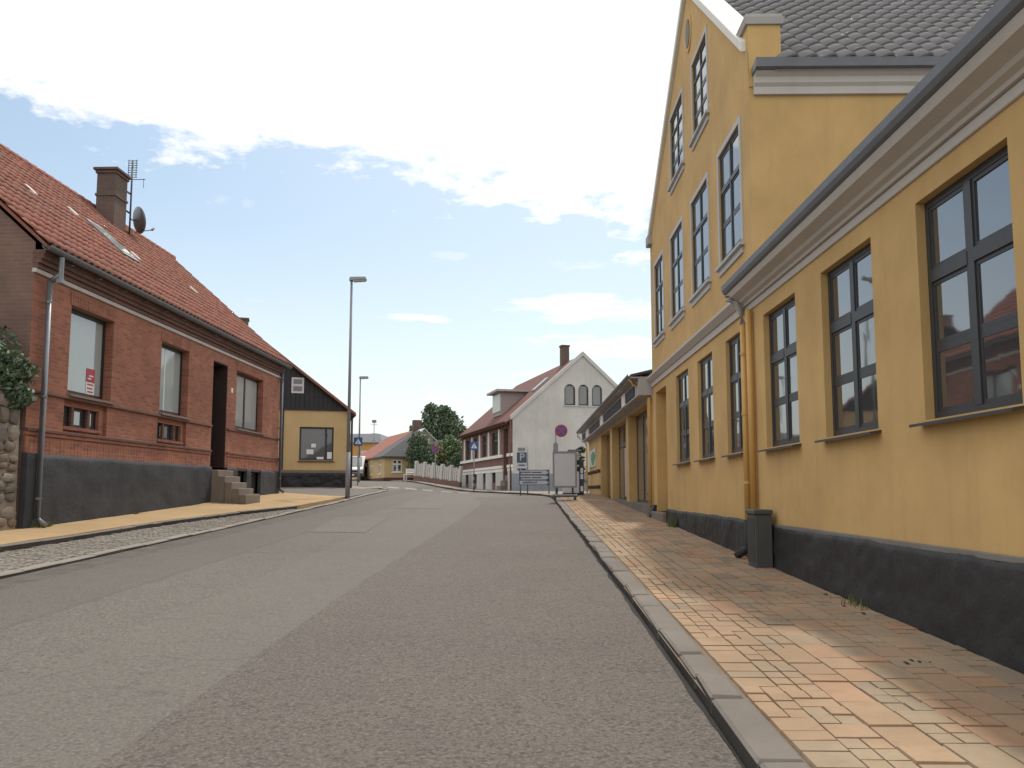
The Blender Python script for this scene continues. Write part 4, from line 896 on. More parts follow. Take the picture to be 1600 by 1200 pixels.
# sale notice in the first window
SN = House('sale_notice', 'red and white notice standing inside the first brick house window', 'L', 16.6, 3.3, 'notice')
g = SN.mb(); g.box(16.52, 16.84, .188, .193, 3.56, 3.84); g.build('red_half', M_SIGNRED, SN.root)
g = SN.mb(); g.box(16.52, 16.84, .188, .193, 3.29, 3.558); g.build('white_half', M_SIGNWHITE, SN.root)
for (a, b, z, mt) in ((16.57, 16.70, 3.62, M_SIGNWHITE), (16.62, 16.78, 3.68, M_SIGNWHITE), (16.56, 16.80, 3.50, M_SIGNRED), (16.56, 16.76, 3.42, M_SIGNRED), (16.58, 16.78, 3.35, M_SIGNRED)):
    g = SN.mb(); g.box(a, b, .184, .1878, z, z + .028); g.build('lettering', mt, SN.root)
# TV antenna and dish on the chimney
AN = House('tv_antenna', 'thin rooftop television antenna mast beside the brick chimney', 'L', 24.45, RZ, 'antenna')
AZ_ = RZ - .27
g = AN.mb(); g.tube([(24.3, 3.42, AZ_ - .75), (24.3, 3.42, AZ_ + 2.0)], .028, 8); g.build('mast', M_DSTEEL, AN.root, smooth=True)
for zz in (AZ_ + .35, AZ_ + .95): g = AN.mb(); g.box(24.0, 24.33, 3.44, 3.48, zz, zz + .04); g.build('bracket', M_DSTEEL, AN.root)
for q in range(8): z = AZ_ + 1.5 + q * .075; g = AN.mb(); g.tube([(24.32, 3.27, z), (24.32, 3.57, z)], .011, 5); g.build('rod', M_DSTEEL, AN.root)
for dd_ in (3.30, 3.42, 3.54): g = AN.mb(); g.tube([(24.30, dd_, AZ_ + 1.48), (24.30, dd_, AZ_ + 2.05)], .010, 5); g.build('upright_rod', M_DSTEEL, AN.root)
g = AN.mb(); g.tube([(24.30, 3.0, AZ_ + 1.42), (24.30, 3.75, AZ_ + 1.42)], .012, 5); g.tube([(24.30, 3.05, AZ_ + 1.15), (24.30, 3.05, AZ_ + 1.45)], .008, 5); g.build('boom', M_DSTEEL, AN.root)
DI = House('satellite_dish', 'grey satellite dish mounted beside the brick chimney', 'L', 24.6, AZ_, 'dish')
g = DI.mb(); rings = []
cen = Vector((24.55, 3.36, AZ_ + .22)); ax = Vector((.75, -.62, .22)).normalized(); e1 = ax.orthogonal().normalized(); e2 = ax.cross(e1)
NS = 20
for k in range(6):
    r_ = .42 * k / 5; dp = .10 * (k / 5) ** 2
    rings.append([cen + e1 * r_ * math.cos(2 * math.pi * j / NS) + e2 * r_ * math.sin(2 * math.pi * j / NS) + ax * dp for j in range(NS)])
for k in range(5):
    for j in range(NS):
        q = [rings[k][j], rings[k][(j + 1) % NS], rings[k + 1][(j + 1) % NS], rings[k + 1][j]]; g.poly([tuple(p) for p in (q if k else q[1:])])
dsh = g.build('dish', M_ZINC, DI.root, smooth=True); sm = dsh.modifiers.new('s', 'SOLIDIFY'); sm.thickness = .012
g = DI.mb(); tip = cen + ax * .55 - Vector((0, 0, .30)); g.tube([tuple(cen - Vector((0, 0, .38))), tuple(tip)], .014, 6); g.tube([(tip.x - .05, tip.y, tip.z - .02), (tip.x + .05, tip.y, tip.z + .06)], .035, 8); g.build('feed_arm', M_DSTEEL, DI.root)
g = DI.mb(); g.tube([tuple(cen), tuple(cen - ax * .12), (24.3, 3.42, AZ_ + .2)], .02, 6); g.build('mount', M_DSTEEL, DI.root)

# ------------------------------------------------------------------ stone wall and shrub at the far left
SWL = House('stone_garden_wall', 'rough fieldstone wall with pale mortar at the left edge beside brick house', 'L', 12, lground(12), 'wall')
g = SWL.mb(); u = 8.0
g.hexa([(8.0, .02, .2), (14.22, .02, .4), (14.22, .5, .4), (8.0, .5, .2), (8.0, .06, 3.25), (14.22, .06, 3.12), (14.22, .45, 3.12), (8.0, .45, 3.25)]); g.build('mortar_core', stucco('lime_mortar', (.34, .295, .25), .3, .8, .95), SWL.root)
SMT = [stucco('fieldstone_%s' % n, c, .35, .8, .9) for n, c in (('grey', (.20, .175, .15)), ('brown', (.19, .15, .12)), ('rose', (.23, .175, .14)), ('pale', (.28, .24, .20)))]
r2 = random.Random(5); z = .45
while z < 2.98:
    hh = r2.uniform(.14, .30); u = 8.0 + r2.uniform(0, .2)
    while u < 14.05:
        wd = r2.uniform(.22, .5); wd = min(wd, 14.2 - u)
        if z + hh * .5 > lground(u) - .1 and wd > .12:
            bm = bmesh.new(); bmesh.ops.create_icosphere(bm, subdivisions=2, radius=1); sd_ = r2.random() * 100
            for v_ in bm.verts:
                c = v_.co.copy(); k = 1 + .42 * mnoise.noise((c.x * 1.3 + sd_, c.y * 1.3, c.z * 1.3))
                sq = lambda t: math.copysign(abs(t) ** .78, t)
                v_.co = Vector((sq(c.x) * wd * .50 * k, sq(c.y) * .075, sq(c.z) * hh * .50 * k))
            me = bpy.data.meshes.new('fieldstone'); bm.to_mesh(me); bm.free(); me.materials.append(r2.choice(SMT))
            o = bpy.data.objects.new('fieldstone', me); COL.objects.link(o); o.parent = SWL.root; o.location = (u + wd / 2 - SWL.u0, .045, z + hh / 2 + r2.uniform(-.03, .03) - SWL.z0); o.rotation_euler = (0, r2.uniform(-.12, .12), 0)
        u += wd
    z += hh
def foliage(name, blobs, n, size, mat, parent, seed=1, squash=.8, fill=.35):
    rr = random.Random(seed); V, F = [], []
    for k in range(n):
        c, rad = rr.choice(blobs); d = Vector((rr.gauss(0, 1), rr.gauss(0, 1), rr.gauss(0, 1))).normalized(); r_ = rad * (rr.random() ** fill)
        r_ *= 1 + .35 * mnoise.noise(tuple(d * 2.2 + Vector(c)))
        p = Vector(c) + Vector((d.x * r_, d.y * r_, d.z * r_ * squash)); s = size * rr.uniform(.6, 1.35)
        a = (d + Vector((rr.gauss(0, .7), rr.gauss(0, .7), rr.gauss(0, .7)))).normalized().orthogonal().normalized(); b = Vector((rr.gauss(0, 1), rr.gauss(0, 1), rr.gauss(0, 1))).normalized(); b = (b - a * a.dot(b)).normalized()
        q = len(V); V += [tuple(p - a * s), tuple(p - b * s * .45), tuple(p + a * s), tuple(p + b * s * .45)]; F.append((q, q + 1, q + 2, q + 3))
    me = bpy.data.meshes.new(name); me.from_pydata(V, [], F); me.materials.append(mat); o = bpy.data.objects.new(name, me); COL.objects.link(o); o.parent = parent; return o
def branches(name, base, tips, r0, mat, parent):
    m = MB()
    top = Vector(base) + (Vector(tips[0]) - Vector(base)) * .5
    for t in tips:
        mid = Vector(base).lerp(Vector(t), .5) + Vector((random.uniform(-.1, .1), random.uniform(-.1, .1), .1)) * (Vector(t) - Vector(base)).length * .4
        m.tube([base, tuple(mid), t], r0, 7, r0 * .25)
    return m.build(name, mat, parent, smooth=True)
def plant(name, label, cat, loc, blobs, n, size, mat, seed, trunk_r=.05, group=None, squash=.8, crown='crown', stem='trunk'):
    o = empty(name, loc, 0, label, cat, group)
    branches(stem, (0, 0, -.15 if name != 'garden_shrub' else -.9), [tuple(Vector(c) * .92) for c, r_ in blobs[:7]], trunk_r, M_BARK, o)
    foliage(crown, blobs, n, size, mat, o, seed, squash); return o
hx, hy = frame_pt('L', 13.2, .75)
plant('garden_shrub', 'dark green leafy shrub spilling over the fieldstone wall', 'shrub', (hx, hy, 1.42), [((0, 0, 2.2), .75), ((.15, .75, 2.35), .62), ((-.4, -.8, 2.6), .8), ((.45, .55, 1.75), .45), ((.75, .75, 1.55), .30), ((.55, .2, 2.1), .5), ((-.5, .3, 2.9), .5), ((.0, -1.8, 2.5), .8), ((.6, .9, 2.0), .38)], 6500, .055, M_LEAF, 3, .05, crown='foliage', stem='stem')

# ------------------------------------------------------------------ black gabled yellow house on the corner
K = House('black_gabled_house', 'yellow corner house with black boarded gable and stone plinth', None, 0, 1.35, loc=(-8.13, 37.0, 1.35), rz=R(17), sg=1)
KW, KL = 9.36, 8.6        # local: u to the right along the gable (so the house runs to negative u), d away
apx, apz = -4.68, 8.47
m = K.mb(); sw = (-2.22, -.73, 2.67, 4.16)
m.sheet(-KW, 0, 1.2, 4.98, [sw + (.14,)], 0, .14, FN_F); m.poly([(0, 0, 1.2), (0, KL, 1.2), (0, KL, 4.9), (0, 0, 4.9)]); m.poly([(-KW, 0, 1.2), (-KW, KL, 1.2), (-KW, KL, 4.9), (-KW, 0, 4.9)]); m.build('wall', M_YELLOW2, K.root)
ww = window(K, *sw, depth=.08, cols=1, rows=(1,), casing=.05, mat=M_FRAME, gmat=glass('dim_glass', (.055, .055, .06), .03, 1.8, .3), sill=(.06, .03, .05, M_DSTEEL))
for (a, b, c, d) in ((-1.9, -1.6, 2.95, 3.16), (-1.7, -1.5, 3.25, 3.42), (-1.45, -1.15, 2.73, 2.83), (-1.0, -.79, 2.75, 3.05)): g = K.mb(); g.box(a, b, .086, .0915, c, d); g.build('paper_notice', M_SIGNWHITE, ww)
# gable: boards one by one, on a dark backing
g = K.mb(); g.prism([(-KW, .0, 4.985), (0, .0, 4.985), (apx, .0, apz)], (0, .1, 0)); g.build('gable_backing', M_BLACK, K.root)
nb = 46
gw = (-2.62, -2.08, 5.65, 6.35)
for q in range(nb):
    a = -KW + .0 + KW * q / nb; b = a + KW / nb - .012; ztop = lambda u: 4.98 + (apz - 4.98) * (1 - abs(u - apx) / 4.68) + .02
    g = K.mb(); dd_ = -.05 - .012 * (q % 2)
    if b > gw[0] - .02 and a < gw[1] + .02:
        g.prism([(a, dd_, 4.9), (b, dd_, 4.9), (b, dd_, gw[2]), (a, dd_, gw[2])], (0, .05, 0)); g.build('gable_board', M_BLACKWOOD, K.root); g = K.mb(); g.prism([(a, dd_, gw[3]), (b, dd_, gw[3]), (b, dd_, max(ztop(b), gw[3] + .01)), (a, dd_, max(ztop(a), gw[3] + .01))], (0, .05, 0))
    else: g.prism([(a, dd_, 4.9), (b, dd_, 4.9), (b, dd_, ztop(b)), (a, dd_, ztop(a))], (0, .05, 0))
    g.build('gable_board', M_BLACKWOOD, K.root)
window(K, gw[0], gw[1], gw[2], gw[3], depth=-.085, cols=1, rows=(.5, .5), casing=.05, gmat=MATS['dim_glass'], mat=M_SIGNBACK, trans=.05)
for (ua, ub) in ((.22, apx), (-KW - .22, apx)):
    za = 4.98 - .17; g = K.mb(); g.slab([(ua, -.28, za), (ub, -.28, apz + .10), (ub, KL + .2, apz + .10), (ua, KL + .2, za)], .13); rr_ = g.build('roof', M_REDTILE, K.root)
    g = K.mb(); g.slab([(ua, -.26, za - .08), (ub, -.26, apz + .02), (ub, -.221, apz + .02), (ua, -.221, za - .08)], .08); g.build('bargeboard', M_BLACKWOOD, rr_)
g = K.mb(); g.box(apx - .35, apx + .12, .4, .9, apz - .3, apz + .47); g.box(apx - .39, apx + .16, .36, .94, apz + .471, apz + .55); g.build('chimney', M_BRICKC, K.root)
for (a, b) in ((-3.0, -2.9), (-.14, .0)): g = K.mb(); g.box(a, b, -.03, .02, 2.2, 4.9); g.build('timber_post', M_BLACKWOOD, K.root)
g = K.mb(); g.tube([(.06, -.08, 4.7), (.06, -.08, 1.45)], .05, 8); g.build('downpipe', M_BLACK, K.root, smooth=True)
rough_plinth(K, -KW, .06, lambda u: 1.25, 2.1, M_PLINTH, out=.12, step=.08, amp=.09)
g = K.mb(); g.box(-KW, .05, -.07, .03, 2.12, 2.24); g.build('plinth_cap', M_STONE, K.root)

# ------------------------------------------------------------------ white gabled house in the bend
fa = math.atan2(14, -4)
WH = House('white_gabled_house', 'grey-white gabled house with brown brick street front and three arched windows', None, 0, 1.2, loc=(-1.0, 46.0, 1.2), rz=fa, sg=-1)
WL, WD, WEZ, WAZ = 14.6, 8.34, 5.42, 9.12
wsl = (WAZ - WEZ) / (WD / 2)
gcl = [(-wsl, 1, WEZ), (wsl, 1, WEZ + wsl * WD)]
arch = [(3.06, 3.72), (3.91, 4.52), (4.73, 5.36)]
m = WH.mb(); m.sheet(0, WD, 1.0, WAZ, [(a, b, 6.18, 7.40, .14) for a, b in arch], 0, .14, FN_G(0), gcl)
for a, b in arch:      # arched heads: spandrels
    c, r_ = (a + b) / 2, (b - a) / 2; zc = 7.40 - r_
    for sgn in (-1, 1):
        pts = [(c + sgn * r_, 7.40)] + [(c + sgn * r_ * math.cos(t), zc + r_ * math.sin(t)) for t in [k * math.pi / 12 for k in range(7)]]
        m.prism([(0.001, p[0], p[1]) for p in pts], (.139, 0, 0))
m.build('gable_wall', M_WHITE, WH.root); m = WH.mb(); m.sheet(0, WD, 1.0, WAZ, [], 0, .1, FN_G(WL), gcl); m.build('gable_wall', M_WHITE, WH.root)
for a, b in arch:
    w_ = window(WH, a, b, 6.18, 7.40, fn=FN_G(0), depth=.09, cols=1, rows=(1,), casing=.05, mat=M_FRAMEB, gmat=glass('arch_glass', (.20, .21, .22), .1, 1.5) if a < 3.5 else MATS['arch_glass'])
    g = WH.mb(); g.box(-.05, .06, a - .06, b + .06, 6.12, 6.18); g.build('sill', M_WHITE, w_)
g = WH.mb(); g.box(-.06, .0, -.02, WD, .95, 2.28); g.build('base', M_BLUEG, WH.root)
for (da, za, db, zb_) in ((-.12, WEZ - .1, WD / 2, WAZ), (WD + .12, WEZ - .1, WD / 2, WAZ)):
    g = WH.mb(); g.hexa([(-.09, da, za - .05), (-.09, db, zb_ - .05), (.12, db, zb_ - .05), (.12, da, za - .05), (-.09, da, za + .20), (-.09, db, zb_ + .20), (.12, db, zb_ + .20), (.12, da, za + .20)]); g.build('gable_coping', M_WHITE, WH.root)
ww = [(11.75, 13.0), (9.3, 10.3), (6.6, 7.7), (3.5, 5.0)]
fd = (.95, 2.05, 1.2, 4.9)
m = WH.mb(); m.sheet(0, WL, 1.0, WEZ, [(a, b, 3.48, 4.82, .16) for a, b in ww] + [fd + (.4,)] + [(a, b, 1.8, 2.4, .15) for a, b in ((9.2, 10.1), (6.55, 7.35), (3.85, 4.8), (11.9, 12.9))], 0, .16, FN_F); m.poly([(0, WD, 1), (WL, WD, 1), (WL, WD, WEZ), (0, WD, WEZ)]); m.build('street_wall', M_BRICKW, WH.root)
for a, b in ww: window(WH, a, b, 3.48, 4.82, depth=.1, cols=2, rows=(.33, .67), mat=M_FRAMEB)
for a, b in ((9.2, 10.1), (6.55, 7.35), (3.85, 4.8), (11.9, 12.9)): window(WH, a, b, 1.8, 2.4, depth=.1, cols=2, rows=(1,), mat=M_FRAMEB)
for u in (13.2, 10.62, 8.2, 5.6, 2.85): g = WH.mb(); g.box(u, u + .28, -.07, .02, 3.40, 4.95); g.build('white_pilaster', M_TRIMW, WH.root)
def wb(z0, z1, o_, mat, name):
    for a, b in ((-.02, .93), (2.07, WL)): g = WH.mb(); g.box(a, b, -o_, .02, z0, z1); g.build(name, mat, WH.root)
wb(3.25, 3.42, .12, M_TRIMW, 'white_band'); wb(2.62, 2.78, .11, M_TRIMW, 'white_band'); wb(2.42, 2.60, .07, M_TRIMW, 'white_band')
for (a, b) in ((2.07, 3.83), (4.82, 6.53), (7.37, 9.18), (10.12, 11.88), (12.92, WL), (-.02, .93)): g = WH.mb(); g.box(a, b, -.05, .02, 1.0, 2.418); g.build('base', M_WHITE, WH.root)
g = WH.mb(); g.box(fd[0], fd[1], .32, .4, 2.2, 4.9); g.build('door', M_DOORDARK, WH.root)
for k in range(3): g = WH.mb(); g.box(.97, 2.03, .05 - .24 * k, .32 if k == 0 else .29 - .24 * k, 1.1, 2.2 - .3 * k); g.build('doorstep', M_STONE, WH.root)
g = WH.mb(); g.tube([(.03, -.10, WEZ), (.03, -.10, 1.3)], .05, 8); g.build('downpipe', M_BRICKD, WH.root, smooth=True)
for sgn, (da, db) in enumerate(((-.35, WD / 2), (WD + .35, WD / 2))):
    g = WH.mb(); za = WEZ - .28; g.slab([(.1, da, za), (WL + .15, da, za), (WL + .15, db, WAZ + .02), (.1, db, WAZ + .02)], .1); r_ = g.build('roof', M_BROWNTILE, WH.root)
    if sgn == 0: froof = r_
g = WH.mb(); g.box(2.9, 3.35, WD / 2 - .28, WD / 2 + .18, WAZ - .3, WAZ + .98); g.box(2.86, 3.39, WD / 2 - .32, WD / 2 + .22, WAZ + .981, WAZ + 1.08); g.build('chimney', M_BRICKC, froof)
# dormer on the street slope
g = WH.mb(); g.prism([(4.9, .55, 6.0), (7.1, .55, 6.0), (7.1, .55, 7.45), (4.9, .55, 7.45)], (0, 2.2, 0)); dm = g.build('dormer', plain('dormer_cladding', (.33, .29, .28), .7), froof)
g = WH.mb(); g.box(5.0, 7.0, .50, .549, 6.25, 7.35); g.build('dormer_front', M_POSTER, dm)
g = WH.mb(); g.box(4.6, 7.4, .2, 3.0, 7.452, 7.58); g.build('dormer_roof', M_TRIM, dm)
g = WH.mb(); q0 = (WAZ - WEZ + .28) / (WD / 2 + .35); rf = lambda d_: WEZ - .28 + q0 * (d_ + .35)
g.hexa([(2.5, 2.05, rf(2.05)), (3.15, 2.05, rf(2.05)), (3.15, 2.95, rf(2.95)), (2.5, 2.95, rf(2.95)), (2.5, 2.0, rf(2.05) + .1), (3.15, 2.0, rf(2.05) + .1), (3.15, 2.9, rf(2.95) + .1), (2.5, 2.9, rf(2.95) + .1)]); g.build('skylight', M_GLASSF, froof)
gutter(WH, .0, WL, -.40, WEZ - .22, .08, M_BRICKD)

# ------------------------------------------------------------------ far yellow cottage, orange building
Y0 = (-11.0, 62.0); fy = math.atan2(8, -3.4)
YH = House('yellow_cottage', 'low yellow cottage with dark slate hip, dormer and red roof beyond the crossing', None, 0, 1.9, loc=(Y0[0], Y0[1], 1.9), rz=fy, sg=-1)
YL, YD, YE, YA = 12.0, 6.2, 3.95, 6.15
m = YH.mb(); fw = (.62, 1.36, 2.72, 3.66)
m.sheet(0, YD, 1.6, YE, [fw + (.1,)], 0, .1, FN_G(0)); m.sheet(0, YL, 1.6, YE, [(1.2, 1.9, 2.6, 3.7, .1), (4.2, 5.0, 2.6, 3.7, .1), (6.2, 7.2, 1.9, 3.7, .1), (9, 9.9, 2.6, 3.7, .1)], 0, .1, FN_F); m.build('wall', M_YELLOW2, YH.root)
window(YH, *fw, fn=FN_G(0), depth=.03, cols=2, rows=(.35, .65), mat=M_FRAMEW, sill=(.05, .05, .1, M_FRAMEW), mull=.08, trans=.08)
for (a, b) in ((1.2, 1.9), (4.2, 5.0), (9, 9.9)): window(YH, a, b, 2.6, 3.7, depth=.04, cols=2, rows=(.35, .65), mat=M_FRAMEW, sill=(.05, .05, .1, M_FRAMEW), mull=.06, trans=.06)
g = YH.mb(); g.box(6.2, 7.2, .05, .1, 1.9, 3.7); g.build('door', M_BRICKD, YH.root)
g = YH.mb(); g.box(-.05, 0, -.05, YD, 1.5, 2.3); g.box(-.05, YL, -.05, 0, 1.5, 2.28); g.build('plinth', M_WINE, YH.root)
c = YD / 2
g = YH.mb(); g.slab([(-.25, -.25, YE - .05), (3.2, -.25, YE - .05), (3.2, c, YA), (1.6, c, YA)], .1); g.slab([(-.25, -.25, YE - .05), (1.6, c, YA), (1.6, c + .02, YA), (-.25, YD + .25, YE - .05)], .1); g.slab([(-.25, YD + .25, YE - .05), (1.6, c, YA), (YL, c, YA), (YL, YD + .25, YE - .05)], .1); g.build('roof', M_SLATE, YH.root)
g = YH.mb(); g.slab([(3.2, -.25, YE - .03), (YL, -.25, YE - .03), (YL, c, YA + .02), (3.2, c, YA + .02)], .1); g.build('roof', M_REDTILE, YH.root)
g = YH.mb(); g.box(2.0, 2.6, c - .3, c + .3, YA - .3, YA + .75); g.build('chimney', M_BRICKC, YH.root)
g = YH.mb(); g.prism([(.15, c - .75, 4.3), (.15, c + .75, 4.3), (.15, c + .75, 5.35), (.15, c, 6.0), (.15, c - .75, 5.35)], (1.6, 0, 0)); dm = g.build('dormer', plain('dormer_boards', (.34, .31, .26), .7), YH.root)
for sgn in (-1, 1): g = YH.mb(); g.slab([(.0, c + sgn * .95, 5.22), (.0, c, 6.12), (1.9, c, 6.12), (1.9, c + sgn * .95, 5.22)], .08); g.build('dormer_roof', M_SIGNBACK, dm)
window(YH, c - .42, c + .42, 4.55, 5.3, fn=FN_G(.15), depth=-.03, cols=2, rows=(1,), mat=M_FRAMEW, parent=dm)
OB = House('orange_building', 'orange rendered building with grey roof far behind the cottage', None, 0, 2.3, 'building', loc=(atY(592, 84), 84, 2.2), rz=math.pi, sg=-1)
m = OB.mb(); m.sheet(0, 9, 2.0, 6.3, [(1.0, 1.9, 4.2, 5.5, .1), (3.0, 3.9, 4.2, 5.5, .1)], 0, .1, FN_F); m.poly([(0, 0, 2), (0, 8, 2), (0, 8, 6.3), (0, 0, 6.3)]); m.build('wall', M_ORANGE, OB.root)
for a in (1.0, 3.0): window(OB, a, a + .9, 4.2, 5.5, depth=.04, cols=2, rows=(.4, .6), mat=M_FRAMEW)
g = OB.mb(); g.hexa([(-.3, -.3, 6.3), (9, -.3, 6.3), (9, 8, 6.3), (-.3, 8, 6.3), (.1, .5, 7.25), (9, .5, 7.25), (9, 8, 7.25), (.1, 8, 7.25)]); g.build('roof', M_ZINC, OB.root)
AM = empty('aerial_mast', (atY(583, 83), 83, gz(-15, 83)), 0, 'thin pale aerial mast rising behind the orange building', 'mast')
m = MB(); m.tube([(0, 0, 0), (0, 0, 5.9)], .035, 6); m.build('mast', M_STEEL, AM)
for z, l in ((5.5, .35), (4.6, .3), (3.9, .2)): m = MB(); m.tube([(-l, 0, z), (l, 0, z)], .02, 5); m.build('crossarm', M_STEEL, AM)
m = MB(); m.box(-.2, .2, -.15, .15, 5.7, 5.98); m.build('aerial_head', M_ZINC, AM)
# dark slate shed roof behind red house left edge keeps the lane closed: a further house up the side lane
# ------------------------------------------------------------------ fence, trees, bench, van
FX0, FX1 = Vector((-8.35, 59.3)), Vector((-4.75, 56.2))
fang = math.atan2(FX1.y - FX0.y, FX1.x - FX0.x); fl = (FX1 - FX0).length
FE = empty('white_fence', (FX0.x, FX0.y, gz(FX0.x, FX0.y)), fang, 'white paling fence on a low brick wall beyond the crossing', 'fence')
FE.rotation_euler[1] = math.atan2(gz(FX0.x, FX0.y) - gz(FX1.x, FX1.y), fl)
m = MB(); m.box(0, fl, -.12, .12, -.4, .42); m.build('base_wall', M_BRICKW, FE)
for k in range(6): m = MB(); x = k * (fl - .2) / 5; m.box(x, x + .2, -.11, .11, .42, 1.5); m.build('post', M_FENCE, FE, .01)
n = 24
for k in range(n): m = MB(); x = (k + .1) * fl / n; m.box(x, x + fl / n * .74, -.05, -.02, .46, 1.34 + .06 * (k % 2)); m.build('paling', M_FENCE, FE)
for z in (.6, 1.15): m = MB(); m.box(0, fl, -.018, .02, z, z + .08); m.build('rail', M_FENCE, FE)
def tree(label, px, Y, h, blobs, n, size, mat, seed, r, group='trees and shrubs behind the fence', name='broadleaf_tree', cat='tree'):
    X = atY(px, Y); return plant(name, label, cat, (X, Y, gz(X, Y)), blobs, n, size, mat, seed, r, group, .85)
rt_ = random.Random(3)
tree('big dark broadleaf tree towering behind the white fence', 682, 69, 6.5, [((0, 0, 4.6), 1.55), ((-1.3, .2, 4.0), 1.2), ((1.2, 0, 4.4), 1.25), ((-.2, 0, 5.5), 1.05), ((.9, .3, 5.1), .9), ((-1.0, 0, 3.0), 1.2), ((1.5, .2, 3.4), 1.0), ((-1.75, .3, 4.3), .65), ((-.5, 0, 6.05), .55), ((.5, 0, 5.9), .55), ((0, 0, 2.8), 1.5), ((-1.6, 0, 2.2), 1.1), ((-2.0, 0, 3.2), .8), ((.2, -.2, 3.8), 1.7), ((1.9, 0, 3.9), .9), ((1.4, 0, 2.4), 1.2), ((.6, 0, 5.6), .8)], 14000, .15, M_LEAF, 21, .14)
tree('light green bush at the right of the white fence', 704, 63, 3.5, [((0, 0, 2.7), 1.3), ((-.9, 0, 2.0), 1.0), ((.6, .3, 2.1), .9), ((.1, 0, 3.0), .7), ((-.2, 0, 1.2), .9)], 6500, .11, M_LEAF2, 22, .07, name='garden_bush', cat='bush')
tree('yellowish bush behind the middle of the white fence', 670, 62, 2.5, [((0, 0, 1.8), .9), ((.7, 0, 2.0), .8), ((-.6, 0, 1.4), .6), ((.4, 0, 2.4), .5)], 3200, .09, M_LEAF3, 23, .05, name='garden_bush', cat='bush')
tree('dark bush against the right end of the yellow cottage', 648, 61.2, 2.5, [((0, .2, 2.1), .85), ((.35, 0, 1.4), .9), ((.2, .2, 3.1), .8), ((.6, 0, 2.2), .9), ((1.0, 0, 1.5), .8)], 6000, .09, M_LEAF, 24, .06, name='garden_bush', cat='bush')
tree('dark green bush at the white house end of the fence', 713, 60.8, 2.2, [((0, 0, 1.6), .75), ((-.4, 0, 1.2), .7), ((.2, 0, 2.1), .55)], 1800, .09, M_LEAF, 25, .05, name='garden_bush', cat='bush')
bx_, by_ = atY(641, 60), 60.0
BN = empty('garden_bench', (bx_, by_, gz(bx_, by_) + .08), -.35, 'small white bench in front of the yellow cottage', 'bench')
m = MB(); m.box(-.48, .48, -.2, .2, .40, .45); m.build('seat', M_FRAMEW, BN)
for k in range(3): m = MB(); m.box(-.48, .48, .18, .21, .52 + k * .12, .60 + k * .12); m.build('back_slat', M_FRAMEW, BN)
for x in (-.46, .40):
    for y in (-.19, .15): m = MB(); m.box(x, x + .06, y, y + .06, -.1, .40 if y < 0 else .86); m.build('leg', M_FRAMEW, BN)
# van
vx, vy = atY(548, 66), 66.0
VN = empty('white_van', (vx, vy, gz(vx, vy)), .12, 'white panel van driving towards the camera past the black-gabled house', 'van')
m = MB(); m.prism([(-.96, 0, .35), (-.96, -.02, .95), (-.95, .55, 1.12), (-.90, 1.35, 2.02), (-.88, 5.0, 2.1), (-.95, 5.05, .35)], (1.9, 0, 0))
prof = m; body = m.build('body', M_VAN, VN, .06)
m = MB(); m.poly([(-.82, .56, 1.16), (.82, .56, 1.16), (.74, 1.28, 1.97), (-.74, 1.28, 1.97)]); w_ = m.build('windscreen', M_GLASS, VN); w_.location = (0, -.03, .02)
m = MB(); m.box(-.93, .93, -.10, .05, .30, .62); m.build('bumper', M_DSTEEL, VN, .03)
m = MB(); m.box(-.55, .55, -.045, .0, .66, .84); m.build('grille', M_BLACK, VN)
for s_ in (-1, 1):
    m = MB(); m.box(s_ * .88 - .14, s_ * .80 + .1, -.04, .02, .68, .90); m.build('headlight', M_GLASSF, VN, .01)
    m = MB(); m.box(s_ * 1.12 - .10, s_ * 1.12 + .10, .72, .82, 1.10, 1.42); m.build('mirror', M_BLACK, VN, .02)
    for y in (.85, 4.1): m = MB(); m.tube([(s_ * .80, y, .33), (s_ * .97, y, .33)], .33, 16); wv = m.build('wheel', M_RUBBER, VN); m = MB(); m.tube([(s_ * .971, y, .33), (s_ * .985, y, .33)], .18, 12); m.build('rim', M_STEEL, wv)
m = MB(); m.box(-.26, .26, -.115, -.102, .40, .52); m.build('number_plate', M_SIGNWHITE, VN)

# ------------------------------------------------------------------ lamps and signs
def street_lamp(label, X, Y, top, z0):
    L = empty('street_lamp', (X, Y, z0), 0, label, 'street lamp', 'street lamps on the left side of the road'); h = top - z0
    m = MB(); m.tube([(0, 0, -.1), (0, 0, 1.6)], .085, 12); m.build('post_base', M_STEEL, L, smooth=True)
    m = MB(); m.tube([(0, 0, 1.6), (0, 0, h - .02)], .062, 12, .042); m.build('post', M_STEEL, L, smooth=True)
    m = MB(); m.hexa([(-.08, -.10, h - .10), (.55, -.12, h - .06), (.55, .12, h - .06), (-.08, .10, h - .10), (-.06, -.07, h + .06), (.52, -.09, h + .06), (.52, .09, h + .06), (-.06, .07, h + .06)]); hd = m.build('lamp_head', M_STEEL, L, .02)
    m = MB(); m.hexa([(.08, -.09, h - .13), (.50, -.09, h - .105), (.50, .09, h - .105), (.08, .09, h - .13), (.06, -.1, h - .09), (.53, -.11, h - .062), (.53, .11, h - .062), (.06, .1, h - .09)]); m.build('lens', M_GLASSF, hd)
    m = MB(); m.box(-.03, .03, -.092, -.08, .5, .9); m.build('service_door', M_STEEL, L)
street_lamp('tall grey street lamp at the end of the tan pavement', -6.52, 29.4, 9.05, gz(-6.5, 29.4) + .09)
street_lamp('farther grey street lamp behind the black-gabled house corner', atY(560, 55), 55, 8.95, gz(-11, 55) + .05)

